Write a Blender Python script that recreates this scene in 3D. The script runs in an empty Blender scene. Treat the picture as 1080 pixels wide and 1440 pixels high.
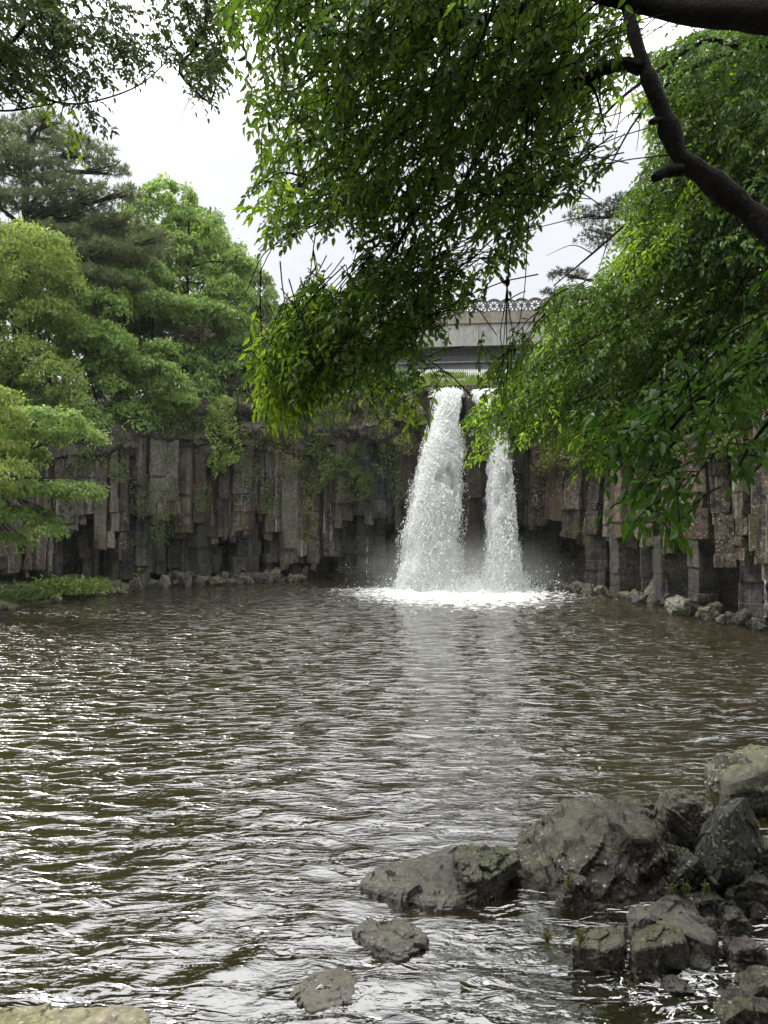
import bpy, math, random
import numpy as np
from mathutils import Vector

random.seed(7)
rng = np.random.default_rng(11)
C = bpy.context.scene.collection
F, HOR, CAMZ = 1048.0, 735.0, 3.0
R = math.radians

def at(px, py, Y):
    return np.array([(px - 540.0) / F * Y, Y, CAMZ + (HOR - py) / F * Y])

# ------------------------------------------------------------------ noise
def _hash(i, j, k, s):
    n = (i * 374761393 + j * 668265263 + k * 2147483647 + s * 1274126177) & 0xffffffff
    n = ((n ^ (n >> 13)) * 1274126177) & 0xffffffff
    n = ((n ^ (n >> 16)) * 2246822519) & 0xffffffff
    return ((n ^ (n >> 15)) & 0xffff) / 65535.0

def vnoise(P, s=0):
    P = np.asarray(P, float)
    I = np.floor(P).astype(np.int64); f = P - I
    f = f * f * (3 - 2 * f)
    out = 0
    for a in (0, 1):
        for b in (0, 1):
            for c in (0, 1):
                w = (f[:, 0] if a else 1 - f[:, 0]) * (f[:, 1] if b else 1 - f[:, 1]) * (f[:, 2] if c else 1 - f[:, 2])
                out = out + w * _hash(I[:, 0] + a, I[:, 1] + b, I[:, 2] + c, s)
    return out * 2 - 1

def fbm(P, octv=4, s=0, gain=.5):
    P = np.asarray(P, float); a, t, out = 1.0, 0.0, 0
    for o in range(octv):
        out = out + a * vnoise(P * (2.03 ** o) + 17.3 * o, s + o); t += a; a *= gain
    return out / t

# ------------------------------------------------------------------ mesh building
class MB:
    def __init__(self):
        self.v, self.f, self.t, self.n = [], [], [], 0
    def add(self, V, Fc, tint=None):
        V = np.asarray(V, float).reshape(-1, 3)
        self.v.append(V)
        for k, arr in (Fc.items() if isinstance(Fc, dict) else {None: Fc}.items()):
            arr = np.asarray(arr, np.int64)
            if arr.size: self.f.append(arr + self.n)
        self.t.append(np.full(len(V), .5) if tint is None else np.broadcast_to(tint, (len(V),)).astype(float))
        self.n += len(V)
    def build(self, name, mat, parent=None, smooth=False, attrs=None):
        me = bpy.data.meshes.new(name)
        V = np.concatenate(self.v) if self.v else np.zeros((0, 3))
        off = np.zeros(3)
        if parent is not None and parent.get('_o') is not None:
            off = np.array(parent['_o'])
        me.vertices.add(len(V)); me.vertices.foreach_set('co', (V - off).ravel())
        loops = np.concatenate([a.ravel() for a in self.f])
        tot = np.concatenate([np.full(len(a), a.shape[1]) for a in self.f])
        st = np.concatenate([[0], np.cumsum(tot)[:-1]])
        me.loops.add(len(loops)); me.loops.foreach_set('vertex_index', loops.astype(np.int32))
        me.polygons.add(len(tot)); me.polygons.foreach_set('loop_start', st.astype(np.int32))
        me.polygons.foreach_set('loop_total', tot.astype(np.int32))
        me.update(calc_edges=True); me.validate()
        me.polygons.foreach_set('use_smooth', np.full(len(me.polygons), bool(smooth)))
        if smooth == 'angle': me.set_sharp_from_angle(angle=math.radians(24))
        a = me.attributes.new('tint', 'FLOAT', 'POINT'); a.data.foreach_set('value', np.concatenate(self.t).astype(np.float32))
        for k, arr in (attrs or {}).items():
            a = me.attributes.new(k, 'FLOAT', 'POINT'); a.data.foreach_set('value', np.asarray(arr, np.float32))
        me.materials.append(mat)
        o = bpy.data.objects.new(name, me); C.objects.link(o)
        if parent is not None: o.parent = parent
        return o

def tag(o, label=None, cat=None, group=None, kind=None):
    if label: o['label'] = label
    if cat: o['category'] = cat
    if group: o['group'] = group
    if kind: o['kind'] = kind
    return o

def empty(name, loc, label, cat, group=None, kind=None):
    o = bpy.data.objects.new(name, None); C.objects.link(o)
    o.location = [float(c) for c in loc]; o['_o'] = [float(c) for c in loc]
    return tag(o, label, cat, group, kind)

def grid_faces(nu, nv, closed=False):
    u = np.arange(nu - 1)[:, None] * nv
    if closed:
        a = np.arange(nv)[None]; b = (np.arange(nv)[None] + 1) % nv
    else:
        a = np.arange(nv - 1)[None]; b = a + 1
    return np.stack([u + a, u + b, u + nv + b, u + nv + a], -1).reshape(-1, 4)

def norm(V): return V / np.maximum(np.linalg.norm(V, axis=-1, keepdims=True), 1e-9)

def smooth_path(P, n):
    P = np.asarray(P, float); m = len(P)
    if m < 3:
        t = np.linspace(0, 1, n)[:, None]; return P[0] * (1 - t) + P[-1] * t
    Q = np.vstack([2 * P[0] - P[1], P, 2 * P[-1] - P[-2]])
    out = []
    for t in np.linspace(0, m - 1 - 1e-6, n):
        i = int(t); f = t - i; p0, p1, p2, p3 = Q[i:i + 4]
        out.append(.5 * (2 * p1 + (p2 - p0) * f + (2 * p0 - 5 * p1 + 4 * p2 - p3) * f * f + (3 * p1 - p0 - 3 * p2 + p3) * f ** 3))
    return np.array(out)

def tube(mb, path, r0, r1, n=12, seg=8, wob=.0, tint=None):
    P = smooth_path(path, n)
    r = np.linspace(r0, r1, n)
    if wob: r = r * (1 + wob * rng.normal(size=n))
    T = norm(np.gradient(P, axis=0))
    up = np.array([0.31, .2, 1.0]); up = np.where(np.abs(T @ norm(up))[:, None] > .93, np.array([1.0, .2, 0])[None], up[None])
    A = norm(np.cross(T, up)); B = np.cross(T, A)
    an = np.linspace(0, 2 * np.pi, seg, endpoint=False)
    V = P[:, None] + r[:, None, None] * (A[:, None] * np.cos(an)[None, :, None] + B[:, None] * np.sin(an)[None, :, None])
    if wob:
        V = V + (fbm(V.reshape(-1, 3) * 3 / max(r0, .05) * .25, 3).reshape(n, seg, 1)) * wob * r[:, None, None] * norm(V - P[:, None])
    mb.add(V.reshape(-1, 3), grid_faces(n, seg, True), tint)
    k = mb.n - seg
    mb.f.append(np.array([[k + i for i in range(seg)]]))

def box(mb, c, s, rz=0.0, tint=None):
    x, y, z = np.array(s) / 2
    V = np.array([[a * x, b * y, d * z] for a in (-1, 1) for b in (-1, 1) for d in (-1, 1)])
    cs, sn = math.cos(rz), math.sin(rz)
    V = V @ np.array([[cs, sn, 0], [-sn, cs, 0], [0, 0, 1]]) + np.array(c)
    mb.add(V, [[0, 1, 3, 2], [4, 6, 7, 5], [0, 4, 5, 1], [2, 3, 7, 6], [0, 2, 6, 4], [1, 5, 7, 3]], tint)

# leaves: base P, direction D, normal N, length L, width W ; six vertices folded along the midrib
def leaves(mb, P, D, N, L, W, tint, fold=.25, curl=.18):
    D = norm(D); S = norm(np.cross(D, N)); N = np.cross(S, D)
    L = np.broadcast_to(L, (len(P),))[:, None]; W = np.broadcast_to(W, (len(P),))[:, None]
    up = N * W * fold
    V = np.stack([P, P + D * L * .28 + S * W * .46 + up, P + D * L * .66 + S * W * .36 + up * .8 - N * L * curl * .4,
                  P + D * L - N * L * curl, P + D * L * .66 - S * W * .36 + up * .8 - N * L * curl * .4,
                  P + D * L * .28 - S * W * .46 + up], 1)
    b = np.arange(len(P))[:, None] * 6
    mb.add(V.reshape(-1, 3), np.concatenate([b + np.array([[0, 1, 2, 3]]), b + np.array([[0, 3, 4, 5]])]), np.repeat(np.broadcast_to(tint, (len(P),)), 6))

def flakes(mb, P, D, N, L, W, tint):
    D = norm(D); S = norm(np.cross(D, N)); N = np.cross(S, D)
    L = np.broadcast_to(L, (len(P),))[:, None]; W = np.broadcast_to(W, (len(P),))[:, None]
    V = np.stack([P - D * L * .5, P + S * W * .5 - D * L * .06 + N * W * .15, P + D * L * .5 - N * L * .12, P - S * W * .5 - D * L * .06 + N * W * .15], 1)
    b = np.arange(len(P))[:, None] * 4
    mb.add(V.reshape(-1, 3), b + np.array([[0, 1, 2, 3]]), np.repeat(np.broadcast_to(tint, (len(P),)), 4))

def rdir(n): return norm(rng.normal(size=(n, 3)))

# ------------------------------------------------------------------ materials
class NT:
    def __init__(self, name):
        self.m = bpy.data.materials.new(name); self.m.use_nodes = True
        self.t = self.m.node_tree; self.t.nodes.clear()
        self.out = self.t.nodes.new('ShaderNodeOutputMaterial')
    def n(self, typ, ins=None, **kw):
        nd = self.t.nodes.new(typ)
        for k, v in kw.items(): setattr(nd, k, v)
        for k, v in (ins or {}).items():
            s = nd.inputs[k]
            if isinstance(v, bpy.types.NodeSocket): self.t.links.new(v, s)
            else: s.default_value = v
        return nd
    def math(self, op, a, b=0.0, c=0.0, clamp=False):
        nd = self.n('ShaderNodeMath', {0: a, 1: b, 2: c}, operation=op, use_clamp=clamp); return nd.outputs[0]
    def noise(self, vec, scale, detail=4, rough=.55, dist=0.0):
        return self.n('ShaderNodeTexNoise', {'Vector': vec, 'Scale': scale, 'Detail': detail, 'Roughness': rough, 'Distortion': dist}).outputs['Fac']
    def ramp(self, fac, stops, interp='LINEAR'):
        nd = self.n('ShaderNodeValToRGB', {'Fac': fac}); cr = nd.color_ramp; cr.interpolation = interp
        while len(cr.elements) < len(stops): cr.elements.new(.5)
        for e, (p, c) in zip(cr.elements, stops):
            e.position = p; e.color = (c, c, c, 1) if isinstance(c, (int, float)) else (*c, 1)
        return nd.outputs['Color']
    def step(self, x, lo, hi):
        return self.n('ShaderNodeMapRange', {'Value': x, 'From Min': lo, 'From Max': hi}, interpolation_type='SMOOTHSTEP').outputs[0]
    def mix(self, fac, a, b):
        nd = self.n('ShaderNodeMix', data_type='RGBA')
        for s, v in ((nd.inputs[0], fac), (nd.inputs[6], a), (nd.inputs[7], b)):
            if isinstance(v, bpy.types.NodeSocket): self.t.links.new(v, s)
            else: s.default_value = (*v, 1) if isinstance(v, tuple) and len(v) == 3 else v
        return nd.outputs[2]
    def pos(self, scale=(1, 1, 1)):
        g = self.n('ShaderNodeNewGeometry').outputs['Position']
        return self.n('ShaderNodeMapping', {'Vector': g, 'Scale': scale}).outputs[0]
    def attr(self, name): return self.n('ShaderNodeAttribute', attribute_name=name).outputs['Fac']
    def bump(self, h, strength, dist, normal=None):
        ins = {'Height': h, 'Strength': strength, 'Distance': dist}
        if normal is not None: ins['Normal'] = normal
        return self.n('ShaderNodeBump', ins).outputs[0]
    def end(self, s): self.t.links.new(s, self.out.inputs['Surface']); return self.m

def rock_mat(name, c0, c1, lichen=.4, lich_col=(.34, .33, .29), moss=.4, moss_col=(.06, .075, .016), streak=0., red=0., rough=.75, sc=1.0, wet=False, spec=.12):
    t = NT(name); p = t.pos()
    rnd = t.n('ShaderNodeObjectInfo').outputs['Random']
    big = t.noise(p, .9 * sc, 5, .6); fine = t.noise(p, 6.5 * sc, 9, .72)
    f = t.math('ADD', t.math('MULTIPLY', big, .55), t.math('MULTIPLY', fine, .85))
    f = t.math('ADD', f, t.math('MULTIPLY', t.math('SUBTRACT', rnd, .5), .16))
    col = t.ramp(f, [(.56, c0), (.70, tuple(.45 * (a + b) for a, b in zip(c0, c1))), (.86, c1)])
    if streak:
        s = t.noise(t.pos((5.5, 5.5, .20)), 1.0, 7, .68)
        col = t.mix(t.math('MULTIPLY', t.step(s, .54, .68), streak), col, (.36, .35, .30))
        s2 = t.noise(t.pos((3.1, 3.1, .16)), 1.0, 4, .6)
        col = t.mix(t.math('MULTIPLY', t.step(s2, .52, .64), .8), col, (.012, .012, .012))
    if streak:
        col = t.mix(t.math('MULTIPLY', t.step(rnd, .78, .82), .45), col, t.mix(fine, (.018, .013, .010), (.12, .082, .056)))
        col = t.mix(t.math('MULTIPLY', t.step(rnd, .20, .16), .6 * streak), col, t.mix(fine, (.05, .048, .04), (.30, .285, .24)))
        col = t.mix(t.math('MULTIPLY', t.math('MULTIPLY', t.step(rnd, .44, .46), t.step(rnd, .58, .56)), .6), col, (.016, .015, .014))
    if red:
        s = t.math('MULTIPLY', t.step(t.noise(p, .45, 3), .48, .62), t.step(t.noise(t.pos((4, 4, .4)), 1.0, 3), .4, .6))
        col = t.mix(t.math('MULTIPLY', s, red), col, (.070, .036, .026))
    if streak:
        ga = t.math('MULTIPLY', t.step(t.noise(p, .7, 4, .6), .50, .62), t.step(t.noise(t.pos((3.5, 3.5, .5)), 1.0, 5, .65), .42, .6))
        col = t.mix(t.math('MULTIPLY', ga, .65), col, (.062, .066, .024))
    v = t.n('ShaderNodeTexVoronoi', {'Vector': p, 'Scale': 8.5 * sc, 'Randomness': 1.0}).outputs['Distance']
    sp = t.math('ADD', v, t.math('MULTIPLY', t.math('SUBTRACT', t.noise(p, 22 * sc, 4, .7), .5), .75))
    sp = t.math('MULTIPLY', t.step(sp, .24, .12), t.step(t.noise(p, 1.0 * sc, 4), .50, .62))
    fl = t.step(t.noise(p, 13 * sc, 3, .7), .59, .66)
    fl = t.math('MULTIPLY', t.math('MULTIPLY', fl, t.step(t.noise(p, .8 * sc, 4), .45, .62)), t.math('ADD', .35, t.math('MULTIPLY', fine, .9)))
    col = t.mix(t.math('MULTIPLY', t.math('MAXIMUM', sp, fl), lichen), col, lich_col)
    g = t.n('ShaderNodeNewGeometry').outputs['Normal']
    nz = t.n('ShaderNodeSeparateXYZ', {0: g}).outputs[2]
    mm = t.math('ADD', t.math('MULTIPLY', nz, .35), t.noise(p, 1.7 * sc, 5, .65))
    col = t.mix(t.math('MULTIPLY', t.step(mm, .70, .92), moss), col, t.mix(t.noise(p, 30, 2), moss_col, tuple(c * 1.9 for c in moss_col)))
    h = t.math('ADD', t.math('MULTIPLY', t.noise(t.pos((1, 1, .55)) if streak else p, 5.5 * sc, 10, .74), 1.0), t.math('MULTIPLY', t.noise(p, 34 * sc, 4, .6), .12))
    nrm = t.bump(h, 1.0 if streak else .7, (.16 if streak else .085) / sc)
    rg = t.ramp(fine, [(.3, rough - .2), (.7, min(1, rough + .1))]) if not wet else t.ramp(t.noise(p, 3, 5), [(.35, .22), (.65, .6)])
    b = t.n('ShaderNodeBsdfPrincipled', {'Base Color': col, 'Roughness': rg, 'Normal': nrm, 'Specular IOR Level': spec})
    return t.end(b.outputs[0])

def leaf_mat(name, c0, c1, trans=.45, tr_col=None, rough=.45, spec=.35):
    t = NT(name); tint = t.attr('tint')
    col = t.ramp(tint, [(0.0, c0), (1.0, c1)])
    tc = t.mix(1.0, col, col)
    tm = t.n('ShaderNodeVectorMath', {0: col, 1: tr_col or (1.6, 1.6, 1.0)}, operation='MULTIPLY').outputs[0]
    b = t.n('ShaderNodeBsdfPrincipled', {'Base Color': col, 'Roughness': rough, 'Specular IOR Level': spec})
    tr = t.n('ShaderNodeBsdfTranslucent', {'Color': tm})
    m = t.n('ShaderNodeMixShader', {0: trans, 1: b.outputs[0], 2: tr.outputs[0]})
    return t.end(m.outputs[0])

def bark_mat(name, c0, c1, moss=.25):
    t = NT(name); p = t.pos()
    f = t.noise(t.pos((1, 1, 1)), 14, 6, .7)
    col = t.ramp(f, [(.3, c0), (.7, c1)])
    nz = t.n('ShaderNodeSeparateXYZ', {0: t.n('ShaderNodeNewGeometry').outputs['Normal']}).outputs[2]
    mk = t.math('MULTIPLY', t.step(t.math('ADD', t.noise(p, 5, 4), t.math('MULTIPLY', nz, .25)), .55, .75), moss)
    col = t.mix(mk, col, (.07, .08, .03))
    sp = t.step(t.noise(p, 26, 3, .6), .66, .72)
    col = t.mix(t.math('MULTIPLY', sp, .4), col, (.09, .09, .075))
    b = t.n('ShaderNodeBsdfPrincipled', {'Base Color': col, 'Roughness': .9, 'Specular IOR Level': .12, 'Normal': t.bump(f, 1.0, .06)})
    return t.end(b.outputs[0])

def plain(name, c, rough=.7, var=.25, sc=3.0, metal=0.):
    t = NT(name); p = t.pos()
    f = t.noise(p, sc, 6, .65)
    s = t.noise(t.pos((2.2, 2.2, .04)), 1.0, 5, .6)
    col = t.ramp(t.math('ADD', t.math('MULTIPLY', f, .5), t.math('MULTIPLY', s, .5)), [(.35, tuple(x * (1 - var) for x in c)), (.65, tuple(min(1, x * (1 + var)) for x in c))])
    b = t.n('ShaderNodeBsdfPrincipled', {'Base Color': col, 'Roughness': rough, 'Metallic': metal, 'Normal': t.bump(t.noise(p, 25, 4), .3, .02)})
    return t.end(b.outputs[0])

M = {}
M['basalt'] = rock_mat('basalt', (.014, .014, .012), (.225, .212, .178), .9, (.36, .35, .31), .55, streak=.95, red=.75, rough=.8)
M['basalt_right'] = rock_mat('basalt_right', (.012, .0105, .0085), (.165, .140, .105), .95, (.34, .32, .27), .3, (.075, .065, .02), streak=.6, red=.6, rough=.8)
M['wet_shade_basalt'] = rock_mat('wet_shade_basalt', (.008, .008, .008), (.095, .092, .085), .5, (.24, .24, .23), .15, streak=.25, rough=.6)
M['ledge'] = rock_mat('ledge', (.020, .019, .015), (.135, .125, .100), .6, (.32, .31, .27), .75, (.045, .06, .014), rough=.85)
M['boulder'] = rock_mat('boulder', (.005, .0045, .003), (.085, .077, .055), .9, (.36, .35, .29), .35, (.040, .046, .010), rough=.30, sc=2.2, spec=.45)
M['boulder_dark'] = rock_mat('boulder_dark', (.004, .004, .003), (.055, .052, .037), .8, (.30, .29, .22), .5, (.036, .046, .008), rough=.30, sc=2.2, spec=.45)
M['boulder_lichen'] = rock_mat('boulder_lichen', (.006, .006, .004), (.072, .072, .052), 1.0, (.40, .41, .32), .4, (.07, .08, .018), rough=.5, sc=2.0, spec=.45)
M['wet_rock'] = rock_mat('wet_rock', (.007, .006, .005), (.085, .074, .064), .35, (.30, .28, .25), .25, (.05, .055, .014), sc=2.2, wet=True, spec=.6)
M['bank_stone'] = rock_mat('bank_stone', (.02, .018, .015), (.105, .10, .086), .4, (.33, .32, .3), .3, (.05, .06, .015), rough=.8, sc=1.6)
M['pale_ledge'] = rock_mat('pale_ledge', (.05, .044, .03), (.30, .275, .21), .6, (.5, .5, .42), .35, (.12, .13, .04), rough=.8, sc=2.0)
M['soil'] = plain('soil', (.035, .032, .02), .95, .5)
M['bark'] = bark_mat('bark', (.004, .0035, .003), (.016, .014, .011), .12)
M['bark_far'] = bark_mat('bark_far', (.02, .018, .015), (.075, .068, .06))
M['leaf_near'] = leaf_mat('leaf_near', (.021, .048, .009), (.075, .132, .022), .48, (2.3, 2.3, .9))
M['leaf_tip'] = leaf_mat('leaf_tip', (.070, .135, .016), (.170, .265, .030), .55, (2.5, 2.4, .8))
M['leaf_big'] = leaf_mat('leaf_big', (.018, .050, .006), (.052, .105, .013), .4, (1.9, 2.2, .8), .4, .35)
M['leaf_right'] = leaf_mat('leaf_right', (.018, .050, .009), (.078, .140, .022), .42, (1.9, 1.9, .8))
M['leaf_left'] = leaf_mat('leaf_left', (.016, .032, .008), (.045, .070, .015), .4, (2.0, 2.1, .8))
M['leaf_bright'] = leaf_mat('leaf_bright', (.11, .19, .050), (.275, .385, .11), .4)
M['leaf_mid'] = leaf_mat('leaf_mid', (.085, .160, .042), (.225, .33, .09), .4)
M['leaf_olive'] = leaf_mat('leaf_olive', (.10, .155, .034), (.25, .33, .085), .4)
M['leaf_maple'] = leaf_mat('leaf_maple', (.10, .165, .046), (.225, .32, .095), .4)
M['leaf_yellow'] = leaf_mat('leaf_yellow', (.12, .175, .036), (.25, .31, .075), .4)
M['leaf_pale'] = leaf_mat('leaf_pale', (.10, .155, .055), (.23, .30, .115), .4)
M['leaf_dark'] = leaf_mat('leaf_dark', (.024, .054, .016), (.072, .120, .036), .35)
M['leaf_purple'] = leaf_mat('leaf_purple', (.045, .040, .035), (.090, .080, .060), .3)
M['leaf_ivy'] = leaf_mat('leaf_ivy', (.032, .060, .014), (.105, .145, .034), .3)
M['leaf_moss'] = leaf_mat('leaf_moss', (.055, .064, .017), (.155, .160, .046), .25)
M['needle'] = leaf_mat('needle', (.065, .095, .042), (.185, .21, .095), .2, rough=.6)
M['needle_dark'] = leaf_mat('needle_dark', (.018, .032, .018), (.050, .070, .035), .2, rough=.6)
M['grass'] = leaf_mat('grass', (.06, .11, .015), (.16, .21, .045), .4)
M['concrete'] = plain('concrete', (.30, .30, .275), .85, .35, 4.0)
M['tan_concrete'] = plain('tan_concrete', (.22, .195, .155), .85, .45, 4.0)
M['girder_paint'] = plain('girder_paint', (.10, .11, .115), .55, .3)
M['rail_paint'] = plain('rail_paint', (.075, .068, .062), .6, .2)
M['white_paint'] = plain('white_paint', (.75, .76, .76), .5, .06)
M['asphalt'] = plain('asphalt', (.05, .05, .05), .9, .2)

def water_white(name, alpha=True):
    t = NT(name); p = t.pos((15, 15, 1.5))
    wc = t.ramp(t.noise(t.pos((20, 20, 5)), 1.0, 6, .75, .5), [(.36, (.58, .61, .62)), (.58, (.88, .90, .89))]) if alpha else (.86, .88, .87, 1)
    d = t.n('ShaderNodeBsdfDiffuse', {'Color': wc})
    tr = t.n('ShaderNodeBsdfTranslucent', {'Color': wc})
    m = t.n('ShaderNodeMixShader', {0: .5, 1: d.outputs[0], 2: tr.outputs[0]}).outputs[0]
    if alpha:
        n1 = t.noise(p, 1.0, 5, .7, .6); n2 = t.noise(t.pos((2.2, 2.2, .5)), 1.0, 3, .6)
        a = t.math('ADD', t.math('MULTIPLY', n1, .75), t.math('MULTIPLY', n2, .5))
        a = t.step(t.math('ADD', a, t.math('MULTIPLY', t.attr('edge'), .34)), .54, .84)
        tp = t.n('ShaderNodeBsdfTransparent')
        m = t.n('ShaderNodeMixShader', {0: a, 1: tp.outputs[0], 2: m}).outputs[0]
    return t.end(m)
M['fall_sheet'] = water_white('fall_sheet'); M['spray'] = water_white('spray', False)

# ------------------------------------------------------------------ plan of the basin
CLIFF = [(-250, 20), (-180, 23), (-100, 26), (0, 30), (80, 31.5), (150, 33), (250, 37), (350, 39), (430, 40.3), (500, 39.6), (560, 38), (640, 37.4), (740, 36.2),
         (800, 34.6), (860, 31.6), (930, 28.4), (1000, 25), (1080, 22), (1200, 17.5), (1400, 12.5)]
_cp = np.array([c[0] for c in CLIFF], float); _cy = np.array([c[1] for c in CLIFF], float)
def cliffY(px): return np.interp(px, _cp, _cy)
def cx(px): return (np.asarray(px) - 540.0) / F * cliffY(px)
TOP = [(-250, 6.6), (0, 7.4), (150, 8.2), (250, 9.4), (340, 10.6), (430, 10.3), (520, 10.0), (590, 9.75), (605, 9.35), (700, 9.35), (745, 9.7), (800, 10.0), (950, 9.5), (1080, 9.0), (1400, 7)]
def topz(px): return np.interp(px, [a for a, b in TOP], [b for a, b in TOP])
CEN = np.array([0.0, 19.0])

# ---- ground: plateau behind the cliff and the near bank, out to the horizon
def make_ground():
    cp = np.arange(-250, 1401, 12.5)
    pts = [(cx(p), cliffY(p), topz(p), 1, p) for p in cp]
    near = [(9.2, 11.2), (6.6, 9.3), (4.9, 7.6), (4.1, 6.0), (3.6, 4.6), (2.6, 3.3), (1.0, 2.9), (-.9, 3.3), (-1.4, 4.0), (-3.2, 4.1), (-6, 4.2), (-10, 7), (-13, 12), (-14.6, 17)]
    near = smooth_path([(x, y, 0) for x, y in near], 70)
    ring = pts + [(x, y, 0, 0, 0) for x, y, _ in near]
    rows = [0, .02, 1, 2.2, 3.6, 5.5, 8, 12, 18, 30, 60, 150, 500]
    V = []
    for d in rows:
        for (x, y, z, k, p) in ring:
            o = np.array([x, y]) - CEN; o = o / np.linalg.norm(o)
            dd = d + (2.3 if k else 0.0)
            q = np.array([x, y]) + o * dd
            if k:
                w = max(0, 1 - abs(p - 668) / 110.0)
                hill = np.interp(p, [-250, 0, 250, 380, 560, 800, 1000, 1400], [.45, .5, .38, .12, .05, .06, .2, .3]) * min(d, 40)
                zz = -1.6 if d == 0 else z - .35 + hill * .55
                if w > 0 and d > 0: zz = 9.05 if d < 4.5 else min(11.95, 9.05 + (d - 4.5) * .80)
            else:
                zz = -.55 if d == 0 else min(1.4, -.5 + .55 * d) + .02 * d
            V.append((q[0], q[1], zz))
    V = np.array(V); n = len(ring)
    far = np.linalg.norm(V[:, :2] - CEN, axis=1)
    V[:, 2] += fbm(V * .35, 3, 5) * np.where(V[:, 2] > 5, .5, .12) * np.where(V[:, 2] > -1, 1, 0)
    mb = MB(); mb.add(V, grid_faces(len(rows), n, True))
    o = mb.build('ground', M['soil'], smooth=True)
    tag(o, 'dark soil of the wooded ground around and above the pool', 'ground', kind='structure')
make_ground()

# ---- pool bed and water
def near_shallow(x, y):
    d1 = np.hypot((x - 2.9) / 2.5, (y - 5.0) / 2.2)
    d2 = np.hypot((x - .2) / 2.3, (y - 3.6) / 2.3)
    d3 = np.hypot((x + 2.4) / 1.4, (y - 4.3) / .9)
    return np.clip(1.25 - d1, 0, 1), np.clip(1.0 - d2, 0, 1), np.clip(1.0 - d3, 0, 1)

xs = np.linspace(-22, 18, 90); ys = np.linspace(.5, 45, 90)
X, Y_ = np.meshgrid(xs, ys); s1, s2, s3 = near_shallow(X, Y_)
sh = np.maximum(np.maximum(s1, s2), s3)
Z = -1.5 + 1.36 * np.clip(sh * 1.3, 0, 1) + .10 * fbm(np.stack([X, Y_, X * 0], -1).reshape(-1, 3) * 1.7, 3).reshape(X.shape)
Z = np.where(Y_ < 2.2, -.9, Z)
mb = MB(); mb.add(np.stack([X, Y_, Z], -1).reshape(-1, 3), grid_faces(90, 90))
t = NT('bed'); p = t.pos()
v = t.n('ShaderNodeTexVoronoi', {'Vector': p, 'Scale': 5.0}); 
col = t.mix(t.step(v.outputs['Distance'], .1, .5), t.ramp(t.noise(p, 6, 5), [(.3, (.05, .036, .018)), (.7, (.17, .13, .075))]), (.03, .022, .01))
bm_ = t.n('ShaderNodeBsdfPrincipled', {'Base Color': col, 'Roughness': .8, 'Normal': t.bump(v.outputs['Distance'], .6, .08)})
tag(mb.build('pool_bed', t.end(bm_.outputs[0]), smooth=True), 'brown stony bed under the pool', 'pool bed', kind='structure')

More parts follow.
